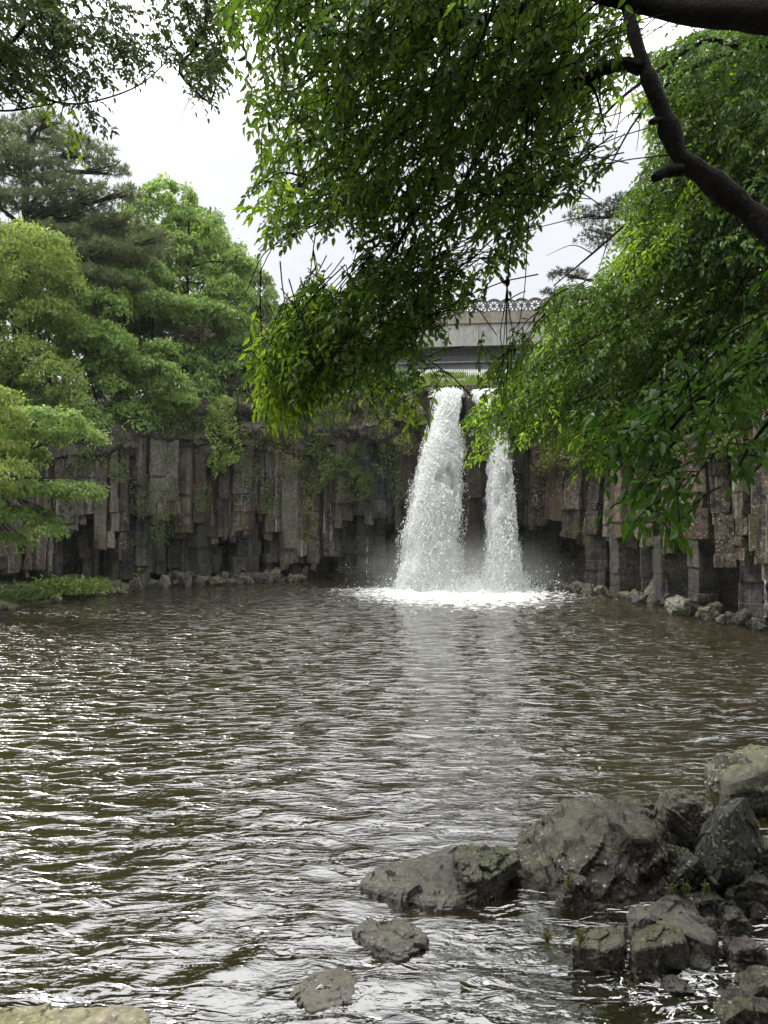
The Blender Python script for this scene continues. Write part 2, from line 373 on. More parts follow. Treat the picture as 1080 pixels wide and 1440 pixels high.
FALL = (4.0, 33.6)
def make_water():
    ys = [1.2]
    while ys[-1] < 44: ys.append(ys[-1] + max(.045, .011 * ys[-1]))
    ys = np.array(ys); xs = np.linspace(-21, 17, 760)
    # finer in the middle
    xs = np.sign(xs + 2) * (np.abs(xs + 2) / 20) ** 1.35 * 20 - 2 + 2 * 0
    X, Y = np.meshgrid(xs, ys)
    P = np.stack([X, Y, X * 0], -1).reshape(-1, 3)
    w1 = fbm(P * .6, 2, 3).reshape(X.shape); w2 = fbm(P * .6 + 40, 2, 9).reshape(X.shape)
    h = np.zeros_like(X)
    dx, dy = X - FALL[0], Y - FALL[1]; rr = np.hypot(dx, dy)
    r2 = np.random.default_rng(5)
    for i in range(34):
        lam = .19 * (.95 / .19) ** (i / 33.0)
        a = math.atan2(-1, .22) + r2.normal() * .62
        k = 2 * math.pi / lam
        ph = k * ((X + w1 * .5) * math.cos(a) + (Y + w2 * .5) * math.sin(a)) + r2.uniform(0, 6.28)
        s = np.sin(ph)
        h += (1 - np.abs(np.sin(ph * .5))) ** 1.35 * lam ** .8 * .0125 * (1.0 + .8 * vnoise(P * .55 + 7 * i, i).reshape(X.shape))
    h += .010 * np.sin(rr * 2 * math.pi / .9 + 3 * w1) / (1 + rr * .03)
    amp = np.interp(Y, [1, 4, 7, 14, 30, 40], [.35, .60, .85, 1.0, 1.0, 1.3])
    amp = amp * np.interp(X, [-3, 0, 1.8, 2.6, 3.6], [1, 1, .8, .45, .35]) ** np.where(Y < 9, 1, 0)
    h = (h - h.mean()) * amp * .84 * np.interp(X, [-7, -2, 1], [.72, .88, 1])
    calm = np.clip(1.0 + .75 * fbm(np.stack([X * .16, Y * .10, X * 0 + 3], -1).reshape(-1, 3), 3, 71).reshape(X.shape), .45, 1.6)
    h = h * calm
    tur = np.exp(-(np.hypot(dx / 4.2, dy / 2.4)) ** 2)
    h += tur * .34 * fbm(P * np.array([2.6, 2.6, 1]), 5, 21).reshape(X.shape)
    s1, s2, s3 = near_shallow(X, Y)
    shallow = np.clip(np.maximum(np.maximum(s1 * 1.1, s2 * .9), s3 * .95), 0, 1)
    # foam: apron under the fall, flecks down the pool, clots among the near stones
    apron = np.exp(-np.hypot((dx + 1.0) / 4.8, (dy) / np.where(dy > 0, 1.6, 7.0)) ** 2 * .9)
    trail = .40 * np.exp(-np.abs(dx + .12 * dy) / 6.0) * np.clip((Y - 10) / 24, 0, 1)
    clot = .62 * np.exp(-(np.hypot((X - 2.75) / 1.25, (Y - 4.9) / .9)) ** 2) + .30 * np.exp(-(np.hypot((X - 1.6) / .8, (Y - 4.6) / .9)) ** 2)
    foam = np.clip(apron * 1.0 + trail * .5, 0, .95)
    mb = MB(); V = np.stack([X, Y, h], -1).reshape(-1, 3); mb.add(V, grid_faces(len(ys), len(xs)))
    t = NT('water'); 
    pw = t.pos((1.0, 1.9, 1))
    rot = t.n('ShaderNodeMapping', {'Vector': t.n('ShaderNodeNewGeometry').outputs['Position'], 'Rotation': (0, 0, R(-18)), 'Scale': (1.5, 5.2, 1)}).outputs[0]
    b1 = t.noise(rot, 1.25, 3, .5, .7)
    b2 = t.noise(pw, 9.0, 3, .5, .3)
    rid = t.math('ABSOLUTE', t.math('SUBTRACT', b1, .5))
    hh = t.math('ADD', t.math('SUBTRACT', t.math('MULTIPLY', b1, .7), t.math('MULTIPLY', rid, .8)), t.math('MULTIPLY', b2, .10))
    nrm = t.bump(hh, .8, .10)
    fr = t.n('ShaderNodeFresnel', {'IOR': 2.45, 'Normal': nrm}).outputs[0]
    gl = t.n('ShaderNodeBsdfGlossy', {'Color': (1, 1, 1, 1), 'Roughness': .035, 'Normal': nrm})
    mud = t.n('ShaderNodeBsdfDiffuse', {'Color': (.0155, .0125, .005, 1)})
    tp = t.n('ShaderNodeBsdfTransparent', {'Color': (.62, .54, .38, 1)})
    body = t.n('ShaderNodeMixShader', {0: t.math('MULTIPLY', t.attr('shallow'), .82), 1: mud.outputs[0], 2: tp.outputs[0]})
    surf = t.n('ShaderNodeMixShader', {0: fr, 1: body.outputs[0], 2: gl.outputs[0]})
    p = t.pos((1, 1.25, 1))
    fo = t.n('ShaderNodeBsdfDiffuse', {'Color': t.ramp(t.noise(t.pos((3, 3, 3)), 3.0, 6, .7), [(.38, (.30, .31, .29)), (.62, (.74, .75, .73))])})
    n1 = t.noise(p, 2.9, 8, .75, .8); n3 = t.noise(p, 11, 3, .6, .4)
    f1 = t.step(t.math('ADD', t.math('MULTIPLY', t.math('SUBTRACT', n1, .5), 2.2), t.attr('foam')), .40, .92)
    clo = t.step(t.math('ADD', t.math('ADD', t.math('MULTIPLY', t.noise(p, 9.5, 4, .6, 1.6), .7), t.math('MULTIPLY', n3, .3)), t.math('MULTIPLY', t.attr('clot'), .27)), .715, .735)
    v = t.n('ShaderNodeTexVoronoi', {'Vector': p, 'Scale': 3.2}).outputs['Distance']
    spk = t.math('MULTIPLY', t.step(v, .085, .055), t.step(t.noise(p, .45, 3), .48, .6))
    allf = t.math('MAXIMUM', t.math('MAXIMUM', f1, clo), t.math('MULTIPLY', spk, .75))
    s = t.n('ShaderNodeMixShader', {0: allf, 1: surf.outputs[0], 2: fo.outputs[0]})
    o = mb.build('water', t.end(s.outputs[0]), smooth=True, attrs={'shallow': shallow.ravel(), 'foam': foam.ravel(), 'clot': clot.ravel()})
    tag(o, 'rippled olive brown pool under the waterfall', 'water', kind='structure')
make_water()

# upper stream behind the lip
mb = MB(); xs = np.linspace(2.2, 7.6, 24); ys = np.linspace(37.0, 42.5, 24); X, Y_ = np.meshgrid(xs, ys)
Z = 9.30 + .05 * fbm(np.stack([X, Y_, X * 0], -1).reshape(-1, 3) * 2, 3).reshape(X.shape)
mb.add(np.stack([X, Y_, Z], -1).reshape(-1, 3), grid_faces(24, 24))
tag(mb.build('stream', M['spray'], smooth=True), 'shallow stream running to the lip of the falls', 'stream', kind='structure')

# ------------------------------------------------------------------ cliffs
HANG = [(-250, 745), (-60, 780), (-20, 800), (40, 800), (75, 800), (78, 742), (100, 748), (104, 762), (130, 760), (150, 770), (172, 777), (178, 722), (216, 716), (220, 745), (262, 752), (300, 752),
        (350, 748), (391, 745), (394, 792), (425, 785), (450, 792), (480, 776), (492, 728), (562, 728), (580, 735), (600, 790), (730, 735), (766, 742), (786, 730), (798, 752), (860, 756), (880, 750), (960, 768),
        (975, 770), (985, 752), (1012, 762), (1025, 800), (1042, 795), (1050, 770), (1085, 785), (1200, 830), (1400, 900)]
CTOP = [(-250, 650), (0, 668), (150, 652), (200, 622), (250, 636), (300, 640), (360, 632), (430, 640), (500, 640), (560, 612), (600, 556), (730, 556), (745, 600), (780, 632), (860, 640), (960, 640), (1080, 610), (1400, 600)]
def hang(px): return np.interp(px, [a for a, b in HANG], [b for a, b in HANG])
def ctop(px): return np.interp(px, [a for a, b in CTOP], [b for a, b in CTOP])

def rock_face(parent, p0, p1, mat):
    ps = np.arange(p0, p1 + .1, 4.0); nz = 60
    V = []
    for p in ps:
        Yc, zt = cliffY(p), topz(p)
        zh = CAMZ + (HOR - hang(p)) / F * Yc; zc = CAMZ + (HOR - ctop(p)) / F * Yc
        o = np.array([cx(p), Yc]) - CEN; o /= np.linalg.norm(o)
        for k in range(nz):
            if k < 50:
                z = -1.2 + (zt + 1.2) * k / 49.0
                # recessed below the hanging columns, bulging above them
                back = np.interp(z, [zh - .6, zh + .5, zc - .2, zc + .5, zt], [2.0, 1.25, .75, -.55, .25])
            else:
                z = zt + .02 * (k - 49); back = .6 + (k - 49) * .30
            q = np.array([cx(p), Yc]) + o * back
            V.append((q[0], q[1], z))
    V = np.array(V).reshape(len(ps), nz, 3)
    P = V.reshape(-1, 3)
    zz = P[:, 2:3]
    amt = np.interp(P[:, 2], [0, 5.5, 7, 11], [.35, .4, .7, .8])[:, None]
    d = np.stack([fbm(P * np.array([.9, .9, .9]), 5, 1), fbm(P * .9 + 30, 5, 2), fbm(P * np.array([.8, .8, 1.6]) + 60, 5, 3) * .6], -1)
    P = P + d * amt
    lay = np.abs(fbm(P * np.array([.35, .35, 1.3]), 3, 8)); P[:, 1] -= np.where(P[:, 2] > 6.8, lay * .9, 0)
    mb = MB(); mb.add(P, grid_faces(len(ps), nz)); return mb.build('rock_face', mat, parent, 'angle')

def column(parent, c, r, z0, z1, mat, lean=(0, 0), tone=None, jog=1.0):
    n = random.choice((4, 4, 5, 5)); a0 = random.uniform(0, 6.28)
    base = [(a0 + (i + random.uniform(-.2, .2)) * 2 * math.pi / n, r * random.uniform(.88, 1.15)) for i in range(n)]
    rows = []; z = z0; first = True
    sx, sy = random.uniform(-.12, .12), random.uniform(-.12, .12)
    while z < z1 - .02:
        h = min(random.uniform(*(tone or ((.3, 1.1) if z - z0 < 1.6 else (.9, 3.0)))), z1 - z); jg = jog * (2.6 if z - z0 < 1.2 else 1.2); h = z1 - z if z1 - z - h < .35 else h
        jx, jy, sc, da = random.gauss(0, .018) * jg, random.gauss(0, .035) * jg, 1 + random.uniform(-.03, .02) * jg, random.gauss(0, .03) * jg
        cor = np.array([(rr * sc * math.cos(a + da + e), rr * sc * math.sin(a + da + e)) for a, rr in base for e in (-.03, .03)])
        k = max(2, int(h / .3)); 
        for t in np.linspace(0, 1, k + 1):
            zz = z + h * t; zz = zz + .012 if t == 0 and not first else (zz - .012 if t == 1 else zz)
            ins = .985 if (t in (0, 1)) else 1.0
            w = np.array([[random.gauss(0, .011), random.gauss(0, .011)] for _ in range(n)]).repeat(2, 0)
            x = c[0] + cor[:, 0] * ins + jx + w[:, 0] + lean[0] * (zz - z0); y = c[1] + cor[:, 1] * ins + jy + w[:, 1] + lean[1] * (zz - z0)
            q = np.full(len(cor), zz)
            if first and t == 0: q = q + cor[:, 0] * sx + cor[:, 1] * sy + np.array([random.gauss(0, .03) for _ in range(n)]).repeat(2)
            rows.append(np.stack([x, y, q], -1))
        z += h; first = False
    m = 2 * n; V = np.array(rows).reshape(-1, 3)
    mb = MB(); mb.add(V, grid_faces(len(rows), m, True))
    mb.f.append(np.array([[i for i in range(m)][::-1]])); k = mb.n - m; mb.f.append(np.array([[k + i for i in range(m)]]))
    if z1 - z0 > 1.5:
        for _ in range(random.choice((0, 1, 1, 2))):     # broken stub hanging on below the main face
            a = random.uniform(0, 6.28); q = (c[0] + .38 * r * math.cos(a), c[1] - abs(.38 * r * math.sin(a))); rr = r * random.uniform(.4, .75); zb = z0 - random.uniform(.08, .55)
            an = np.sort(np.array([i * 1.2566 + random.uniform(-.35, .35) for i in range(5)])); ring = np.stack([q[0] + rr * np.cos(an), q[1] + rr * np.sin(an)], -1)
            lo = np.column_stack([ring, zb + np.array([random.uniform(0, .18) for _ in range(5)])]); hi = np.column_stack([ring, np.full(5, z0 + .5)])
            mb.add(np.vstack([lo, hi]), grid_faces(2, 5, True)); k = mb.n - 10; mb.f.append(np.array([[k + 4, k + 3, k + 2, k + 1, k]]))
    return mb.build('basalt_column', mat, parent)

def make_cliff(p0, p1, w0, w1, label, mats):
    pm = .5 * (p0 + p1)
    root = empty('cliff', (cx(pm), cliffY(pm), 0), label, 'cliff', kind='structure')
    rock_face(root, p0, p1, M['ledge'])
    n = 0
    p = p0
    while p < p1 and n < 70:
        w = random.uniform(w0, w1); pc = p + w / 2; p += w * .93
        Yc = cliffY(pc) - random.uniform(-.30, .34); r = w / F * Yc * .68
        hb, ht = hang(pc) + random.uniform(-6, 6) - (random.uniform(10, 40) if random.random() < .22 else 0), ctop(pc) - 14
        z0, z1 = CAMZ + (HOR - hb) / F * Yc, CAMZ + (HOR - ht) / F * Yc
        if z1 - z0 < .8: continue
        ln = (random.gauss(0, .012), random.gauss(0, .01) + .02)
        if 745 < pc < 860: ln = (.07 + random.gauss(0, .02), .03)
        column(root, ((pc - 540) / F * Yc, Yc), r, z0, z1, mats[0], ln); n += 1
    p = p0
    while p < p1 and n < 99:  # recessed lower row: its shade is put into the darker basalt colour
        w = random.uniform(w0, w1) * 1.15; pc = p + w / 2; p += w * .95
        Yc = cliffY(pc) + random.uniform(.6, 1.0); r = w / F * Yc * .70
        zh = CAMZ + (HOR - hang(pc)) / F * cliffY(pc)
        if random.random() < .12: continue
        z0 = -.6 if random.random() < .6 else random.uniform(.2, 1.2)
        column(root, ((pc - 540) / F * Yc, Yc), r, z0, zh + random.uniform(.3, 1.0), mats[1], tone=(.25, 1.0), jog=1.5 if w1 < 40 else .8); n += 1
    return root
make_cliff(-250, 470, 9, 27, 'dark columned basalt cliff left of the waterfall', (M['basalt'], M['wet_shade_basalt']))
make_cliff(470, 742, 10, 26, 'wet black basalt cliff behind the two falls', (M['wet_shade_basalt'], M['wet_shade_basalt']))
make_cliff(742, 1400, 15, 46, 'lichen spotted basalt cliff right of the waterfall', (M['basalt_right'], M['wet_shade_basalt']))

# ------------------------------------------------------------------ rocks
def facet(P, s):
    """chipped planes: every cell of a jittered lattice tilts its own way"""
    I = np.floor(P).astype(np.int64); best = np.full(len(P), 9e9); out = np.zeros(len(P))
    for a in (-1, 0, 1):
        for b in (-1, 0, 1):
            for c in (-1, 0, 1):
                J = I + np.array([a, b, c]); h = [_hash(J[:, 0], J[:, 1], J[:, 2], s + k) for k in range(7)]
                d = P - (J + np.stack(h[:3], -1)); dd = (d ** 2).sum(1)
                val = (d * (np.stack(h[3:6], -1) * 2 - 1)).sum(1) + h[6] * .5
                m = dd < best; best[m] = dd[m]; out[m] = val[m]
    return out

def hull_rock(name, pts, mat, label, group=None, cuts=4, rough=.06, cat='rock', bev=.014, seed=0):
    import bmesh
    pts = np.asarray(pts, float)
    bm = bmesh.new()
    for q in pts: bm.verts.new(q)
    r = bmesh.ops.convex_hull(bm, input=bm.verts[:])
    junk = list({g for g in r['geom_interior'] + r['geom_unused'] if isinstance(g, bmesh.types.BMVert)})
    if junk: bmesh.ops.delete(bm, geom=junk, context='VERTS')
    size = np.ptp(pts, axis=0).max()
    bmesh.ops.dissolve_limit(bm, angle_limit=.12, verts=bm.verts[:], edges=bm.edges[:])
    if bev: bmesh.ops.bevel(bm, geom=bm.edges[:], offset=bev * size, segments=1, affect='EDGES', clamp_overlap=True)
    bmesh.ops.triangulate(bm, faces=bm.faces[:])
    mx = size / (2.0 ** cuts) * .75
    for _ in range(7):
        es = [e for e in bm.edges if e.calc_length() > mx]
        if not es or len(bm.faces) > 26000: break
        bmesh.ops.subdivide_edges(bm, edges=es, cuts=1); bmesh.ops.triangulate(bm, faces=[f for f in bm.faces if len(f.verts) > 3])
    V = np.array([v.co[:] for v in bm.verts]); bm.normal_update(); N = np.array([v.normal[:] for v in bm.verts])
    fq = 2.3 / size
    V2 = V + N * size * rough * (fbm(V * fq * 1.0 + seed, 5, seed + 3, .55)[:, None] * .35) + N * size * rough * (1.25 * facet(V * fq * 1.3 + seed, seed + 11) + .6 * facet(V * fq * 3.4 + seed, seed + 19) + .5 * fbm(V * fq * 6, 4, seed + 7, .6))[:, None]
    fcs = np.array([[v.index for v in f.verts] for f in bm.faces]) if True else None
    bm.verts.index_update(); fcs = np.array([[v.index for v in f.verts] for f in bm.faces]); bm.free()
    c = V2.mean(0); c[2] = V2[:, 2].min()
    mb = MB(); mb.add(V2 - c, fcs)
    o = mb.build(name, mat, None, 'angle'); o.location = [float(q) for q in c]
    return tag(o, label, cat, group)

def flat_rock(name, ol, h, mat, label, group=None, skirt=1.06, **kw):
    """low slab: the outline seen from above lies on a plane h above the water"""
    top = []
    for i, (px, py) in enumerate(ol):
        hh = h * (1 + .18 * math.sin(i * 2.3)); Y = (CAMZ - hh) * F / (py - HOR); top.append(((px - 540) / F * Y, Y, hh))
    top = np.array(top); c = top.mean(0); low = top.copy(); low[:, :2] = c[:2] + (low[:, :2] - c[:2]) * skirt; low[:, 2] = -.28
    return hull_rock(name, np.vstack([top, low, c + np.array([[.03, .05, h * .25]])]), mat, label, group, **kw)

def outline_rock(name, ol, Yf, dep, mat, label, group=None, base=-.18, back=.85, **kw):
    """an outline seen in the photograph turned into a rock with its own depth: front outline at Yf, widest plane behind, shrunken back"""
    ol = np.array(ol, float); c = ol.mean(0); pts = []
    for (px, py) in ol:
        top = (py < c[1])
        q = at(px, py, Yf + dep * .5); pts.append(q)
        f = c + (np.array([px, py]) - c) * .90
        q = at(f[0], f[1] + 3, Yf + dep * .06); pts.append(q)
        b = c + (np.array([px, py]) - c) * back
        q = at(b[0], b[1] + 4, Yf + dep * .5) ; q[1] += dep * .5; pts.append(q)
    pts = np.array(pts); bot = pts[:, 2] < CAMZ + (HOR - c[1]) / F * Yf - .0
    low = pts.copy(); low[:, 2] = base; low[:, :2] = low[:, :2].mean(0) + (low[:, :2] - low[:, :2].mean(0)) * .98
    pts = np.vstack([pts, low[::2]])
    return hull_rock(name, pts, mat, label, group, **kw)

def blob_rock(name, c, s, mat, label, group=None, n=16, cat='rock', **kw):
    d = rdir(n) * (rng.uniform(.82, 1.08, size=(n, 1))); q = d * np.array(s) * .5
    a = random.uniform(0, 6.28); q[:, :2] = q[:, :2] @ np.array([[math.cos(a), -math.sin(a)], [math.sin(a), math.cos(a)]]) if abs(s[0] - s[1]) < .3 * s[0] else q[:, :2]
    return hull_rock(name, q + np.array(c), mat, label, group, cat=cat, seed=random.randint(0, 99), **kw)

def ground_rock(px, py, w, h, mat, label, group, name='rock', dz=.3, **kw):
    """rock whose foot meets the water at the pixel row py"""
    Y = CAMZ * F / (py - HOR); ww = w / F * Y; hh = h / F * Y
    x = (px - 540) / F * Y
    return blob_rock(name, (x, Y + ww * .4, hh * (.5 - dz * .5)), (ww, ww * .85, hh * (1 + dz)), mat, label, group, **kw)

NR = 'boulders at the near right shore'
def P(px, py, Y): return at(px, py, Y)
# the big wedge boulder
hull_rock('boulder', [P(722, 1236, 6.25), P(745, 1254, 6.1), P(800, 1262, 5.95), P(880, 1272, 5.88), P(724, 1228, 6.4), P(790, 1178, 6.75), P(802, 1160, 7.0), P(790, 1200, 6.2), P(868, 1129, 6.9), P(905, 1136, 6.75),
                        P(926, 1150, 6.6), P(922, 1172, 6.3), P(905, 1178, 6.12), P(872, 1180, 6.08), P(918, 1205, 6.2), P(892, 1262, 5.95),
                        np.array([1.15, 7.1, -.15]), np.array([2.5, 7.3, -.2]), np.array([2.45, 6.1, -.25]), np.array([1.0, 6.0, -.25]), np.array([2.45, 7.2, .35]), np.array([1.75, 7.3, .3])],
          M['boulder'], 'largest wedge-shaped boulder with a pale sloping top beside the pool', NR, cuts=6, rough=.045, seed=4, bev=.004, cat='boulder')
hull_rock('boulder', [P(1012, 1130, 6.15), P(1044, 1120, 6.15), P(1060, 1150, 6.3), P(1066, 1188, 6.2), P(1046, 1226, 5.9), P(1005, 1240, 5.8), P(972, 1200, 6.2), P(985, 1168, 6.4), P(1018, 1145, 5.85), P(1014, 1215, 5.75),
                        P(1040, 1128, 6.6), P(990, 1190, 6.6), np.array([2.7, 6.1, -.1]), np.array([3.15, 6.5, -.1]), np.array([2.75, 6.6, -.1])],
          M['boulder_lichen'], 'upright pointed boulder with lichen on its left face and a dark right face', NR, cuts=6, rough=.03, seed=9, bev=.004, cat='boulder')
outline_rock('boulder', [(950, 1117), (986, 1122), (999, 1140), (990, 1190), (955, 1200), (932, 1186), (929, 1152)], 6.9, .7, M['boulder_dark'], 'dark squat boulder behind the wedge boulder and the pointed one', NR, cuts=5, seed=12, bev=.02, cat='boulder')
outline_rock('boulder', [(1015, 1092), (1050, 1078), (1085, 1068), (1150, 1075), (1190, 1110), (1180, 1200), (1080, 1190), (1040, 1130)], 7.6, 1.4, M['boulder_lichen'], 'pale grey lichened boulder cut by the right edge of the photo', NR, cuts=5, seed=15, bev=.02, cat='boulder')
outline_rock('rock', [(925, 1258), (948, 1222), (975, 1202), (998, 1230), (1008, 1256), (960, 1268)], 5.95, .5, M['boulder_dark'], 'mossy green triangular rock at the foot of the pointed boulder', NR, cuts=5, seed=21, bev=.02)
flat_rock('rock', [(802, 1322), (812, 1312), (840, 1302), (876, 1296), (874, 1322), (846, 1334)], .15, M['boulder_dark'], 'flat wet slab left of the black crack in the shallows', NR, cuts=5, seed=22, rough=.03)
flat_rock('rock', [(885, 1318), (888, 1308), (915, 1300), (952, 1299), (962, 1318), (938, 1332), (892, 1332)], .17, M['boulder_dark'], 'mossy square slab right of the black crack in the shallows', NR, cuts=5, seed=23, rough=.03)
flat_rock('rock', [(900, 1272), (945, 1256), (972, 1270), (1004, 1312), (996, 1322), (960, 1312), (925, 1294)], .13, M['wet_rock'], 'long pale wet slab above the square mossy slab', NR, cuts=5, seed=24, rough=.03)
outline_rock('rock', [(884, 1292), (900, 1282), (928, 1285), (935, 1298), (905, 1303)], 5.35, .3, M['wet_rock'], 'small rounded wet rock ringed with foam above the slabs', NR, cuts=4, seed=25)
outline_rock('rock', [(1018, 1285), (1038, 1278), (1052, 1296), (1050, 1310), (1022, 1308)], 5.4, .3, M['boulder_dark'], 'small mossy cube-like rock amid foam at the far right', NR, cuts=4, seed=26)
outline_rock('rock', [(1025, 1330), (1060, 1322), (1075, 1338), (1062, 1350), (1035, 1346)], 5.0, .3, M['wet_rock'], 'small dark wedge rock in foam near the right edge', NR, cuts=4, seed=27)
outline_rock('rock', [(968, 1262), (1000, 1255), (1030, 1262), (1035, 1282), (1000, 1290), (972, 1280)], 5.7, .4, M['boulder_dark'], 'flat dark rock under the pointed boulder', NR, cuts=4, seed=28)
outline_rock('rock', [(1020, 1245), (1050, 1228), (1078, 1235), (1090, 1262), (1050, 1275), (1015, 1265)], 5.75, .5, M['boulder_dark'], 'brown rounded rock right below the pointed boulder', NR, cuts=4, seed=29)
outline_rock('rock', [(1056, 1196), (1075, 1184), (1110, 1190), (1115, 1235), (1070, 1238)], 6.1, .5, M['boulder_lichen'], 'greenish rock behind the pointed boulder at the right edge', NR, cuts=4, seed=30)
outline_rock('rock', [(920, 1205), (945, 1192), (968, 1198), (972, 1215), (945, 1228), (925, 1224)], 6.4, .4, M['boulder_dark'], 'small dark rock in the gap between the wedge boulder and the pointed one', NR, cuts=4, seed=31)
outline_rock('rock', [(1045, 1392), (1075, 1372), (1120, 1380), (1120, 1425), (1060, 1420)], 4.6, .4, M['boulder'], 'brown stone at the lower right corner above the last one', NR, cuts=4, seed=32)
outline_rock('rock', [(1010, 1425), (1040, 1405), (1080, 1412), (1110, 1450), (1030, 1460)], 4.4, .4, M['boulder_dark'], 'mossy dark stone in the bottom right corner', NR, cuts=4, seed=33)
outline_rock('rock', [(788, 1252), (800, 1236), (820, 1234), (834, 1250), (828, 1266), (798, 1268)], 5.85, .25, M['boulder_dark'], 'little mossy knob against the front of the wedge boulder', NR, cuts=4, seed=34)
for px, py, w, h in ((1000, 1300, 26, 14), (1068, 1290, 30, 22), (985, 1360, 40, 10), (1010, 1342, 24, 10), (905, 1372, 46, 12), (1040, 1365, 36, 12), (955, 1395, 50, 10)):
    ground_rock(px, py, w, h, M['wet_rock'], 'small wet stone lying in the foamy shallows below the boulders', 'small stones in the foamy shallows', dz=.9, cuts=4)
for k in range(26):
    x, y = random.uniform(1.2, 4.0), random.uniform(4.2, 6.0); w_ = random.uniform(.10, .34)
    blob_rock('rock', (x, y, -.10 - w_ * .22 + random.uniform(-.03, .05)), (w_, w_ * .8, w_ * .5), M[random.choice(('boulder_dark', 'wet_rock', 'boulder'))], 'dark stone under or just breaking the shallow water among the boulders', 'stones in the shallow water', cuts=3, n=12)
MR = 'wet rocks breaking the surface near the shore'
flat_rock('rock', [(506, 1238), (548, 1214), (600, 1198), (648, 1192), (668, 1214), (668, 1252), (640, 1266), (600, 1266), (545, 1254)], .05, M['wet_rock'], 'broad low wet rock with water flowing over it', MR, skirt=1.1, cuts=6, seed=41, bev=.02, rough=.035)
hull_rock('rock', [P(640, 1196, 6.3), P(690, 1188, 6.4), P(722, 1192, 6.3), P(726, 1206, 6.1), P(690, 1232, 5.95), P(655, 1236, 5.95), P(650, 1190, 6.5), np.array([.6, 5.9, -.2]), np.array([1.15, 6.4, -.2]), np.array([.7, 6.6, -.2])],
          M['boulder_dark'], 'jagged dark rock adjoining the broad low wet rock', MR, cuts=5, seed=42, bev=.01, rough=.05)
flat_rock('rock', [(498, 1302), (516, 1291), (560, 1293), (590, 1298), (600, 1314), (588, 1332), (558, 1338), (522, 1322)], .042, M['wet_rock'], 'grey flat-topped wet rock with a dark right end', MR, cuts=5, seed=43, rough=.03)
flat_rock('rock', [(410, 1394), (438, 1364), (480, 1356), (502, 1374), (494, 1402), (440, 1416)], .008, M['wet_rock'], 'smooth rock just awash left of the flat-topped one', MR, cuts=5, seed=44, rough=.03)
blob_rock('rock', (-2.32, 4.85, -.16), (.62, .42, .26), M['leaf_yellow'] and M['bank_stone'], 'yellowish rock under water near the lower left corner', MR, cuts=4)
flat_rock('ledge_rock', [(-80, 1424), (60, 1416), (110, 1408), (160, 1412), (205, 1416), (214, 1460), (180, 1560), (-60, 1560)], .16, M['pale_ledge'], 'flat tan shore rock with pale lichen in the bottom left corner', None, cuts=6, seed=47, rough=.02)
# rocks under the cliffs
g1 = 'rocks along the foot of the left cliff'
for px, py, w, h, m, lab in ((345, 821, 34, 16, 'bank_stone', 'pale rounded rock at the waterline under the wide dark overhang'), (365, 820, 22, 12, 'bank_stone', 'pale block beside the rounded pale rock under the overhang'),
        (240, 812, 24, 24, 'wet_shade_basalt', 'dark round boulder in front of the cave at the left cliff foot'), (210, 810, 40, 44, 'bank_stone', 'tall pale block beside the small cave in the left cliff'),
        (195, 786, 36, 18, 'bank_stone', 'pale slab resting on top of the tall block beside the cave'), (300, 815, 18, 28, 'bank_stone', 'upright grey rock left of the overhang rocks'),
        (372, 806, 34, 14, 'wet_shade_basalt', 'long dark slab behind the pale waterline rocks'), (400, 812, 24, 16, 'ledge', 'grey-brown rock right of the long dark slab'),
        (420, 817, 26, 10, 'bank_stone', 'flat grey rock nearest the left side of the falls'), (285, 818, 20, 18, 'ledge', 'brownish rock right of the dark round boulder'),
        (10, 846, 30, 14, 'bank_stone', 'pale rock on the grassy bank at the left edge'), (102, 822, 26, 12, 'bank_stone', 'pale rock lying behind the grassy bank')):
    ground_rock(px, py, w, h, M[m], lab, g1, cuts=4, rough=.06)
for k in range(58):
    px = random.uniform(150, 430); py = np.interp(px, [150, 250, 430], [836, 823, 815]) + random.uniform(-4, 3)
    ground_rock(px, py, random.uniform(9, 26), random.uniform(8, 22), M[random.choice(('bank_stone', 'ledge', 'wet_shade_basalt', 'wet_shade_basalt', 'basalt'))], 'small loose rock in the rubble at the foot of the left cliff', 'rubble under the left cliff', cuts=3, n=12)
for k in range(22):
    px = random.uniform(-30, 150); py = np.interp(px, [-30, 150], [862, 836]) + random.uniform(-9, 1)
    ground_rock(px, py, random.uniform(8, 20), random.uniform(5, 10), M[random.choice(('bank_stone', 'ledge'))], 'small grey rock at the edge of the grassy left bank', 'rocks edging the grassy bank', cuts=3, n=12)
g2 = 'rocks along the foot of the right cliff'
hull_rock('rock_slab', [P(903, 848, 28.2), P(918, 850, 28.0), P(941, 812, 28.6), P(934, 805, 28.8), P(922, 806, 28.8), P(902, 842, 28.5), P(912, 846, 29), P(938, 808, 29.3)], M['bank_stone'], 'grey slab leaning diagonally against the right cliff', g2, cuts=4, rough=.03, bev=.01)
for px, py, w, h, m, lab in ((958, 866, 46, 28, 'boulder_lichen', 'mossy square block beside the leaning slab'), (1000, 872, 34, 18, 'ledge', 'brown rock right of the mossy square block'), (1052, 880, 34, 24, 'bank_stone', 'grey pointed rock beside the trickle at the right edge'),
        (1018, 878, 20, 14, 'bank_stone', 'small pale rock between the brown rock and the pointed rock'), (975, 864, 18, 16, 'wet_shade_basalt', 'dark rock tucked behind the mossy block'), (848, 834, 22, 9, 'bank_stone', 'low grey rock in the water under the right cliff'),
        (1066, 884, 24, 14, 'wet_shade_basalt', 'dark rock nearest the trickle at the right edge'), (1012, 862, 30, 14, 'bank_stone', 'pale flat rock under the recess of the right cliff'), (882, 836, 24, 12, 'wet_shade_basalt', 'dark wet rock left of the leaning slab')):
    ground_rock(px, py, w, h, M[m], lab, g2, cuts=4, rough=.06)
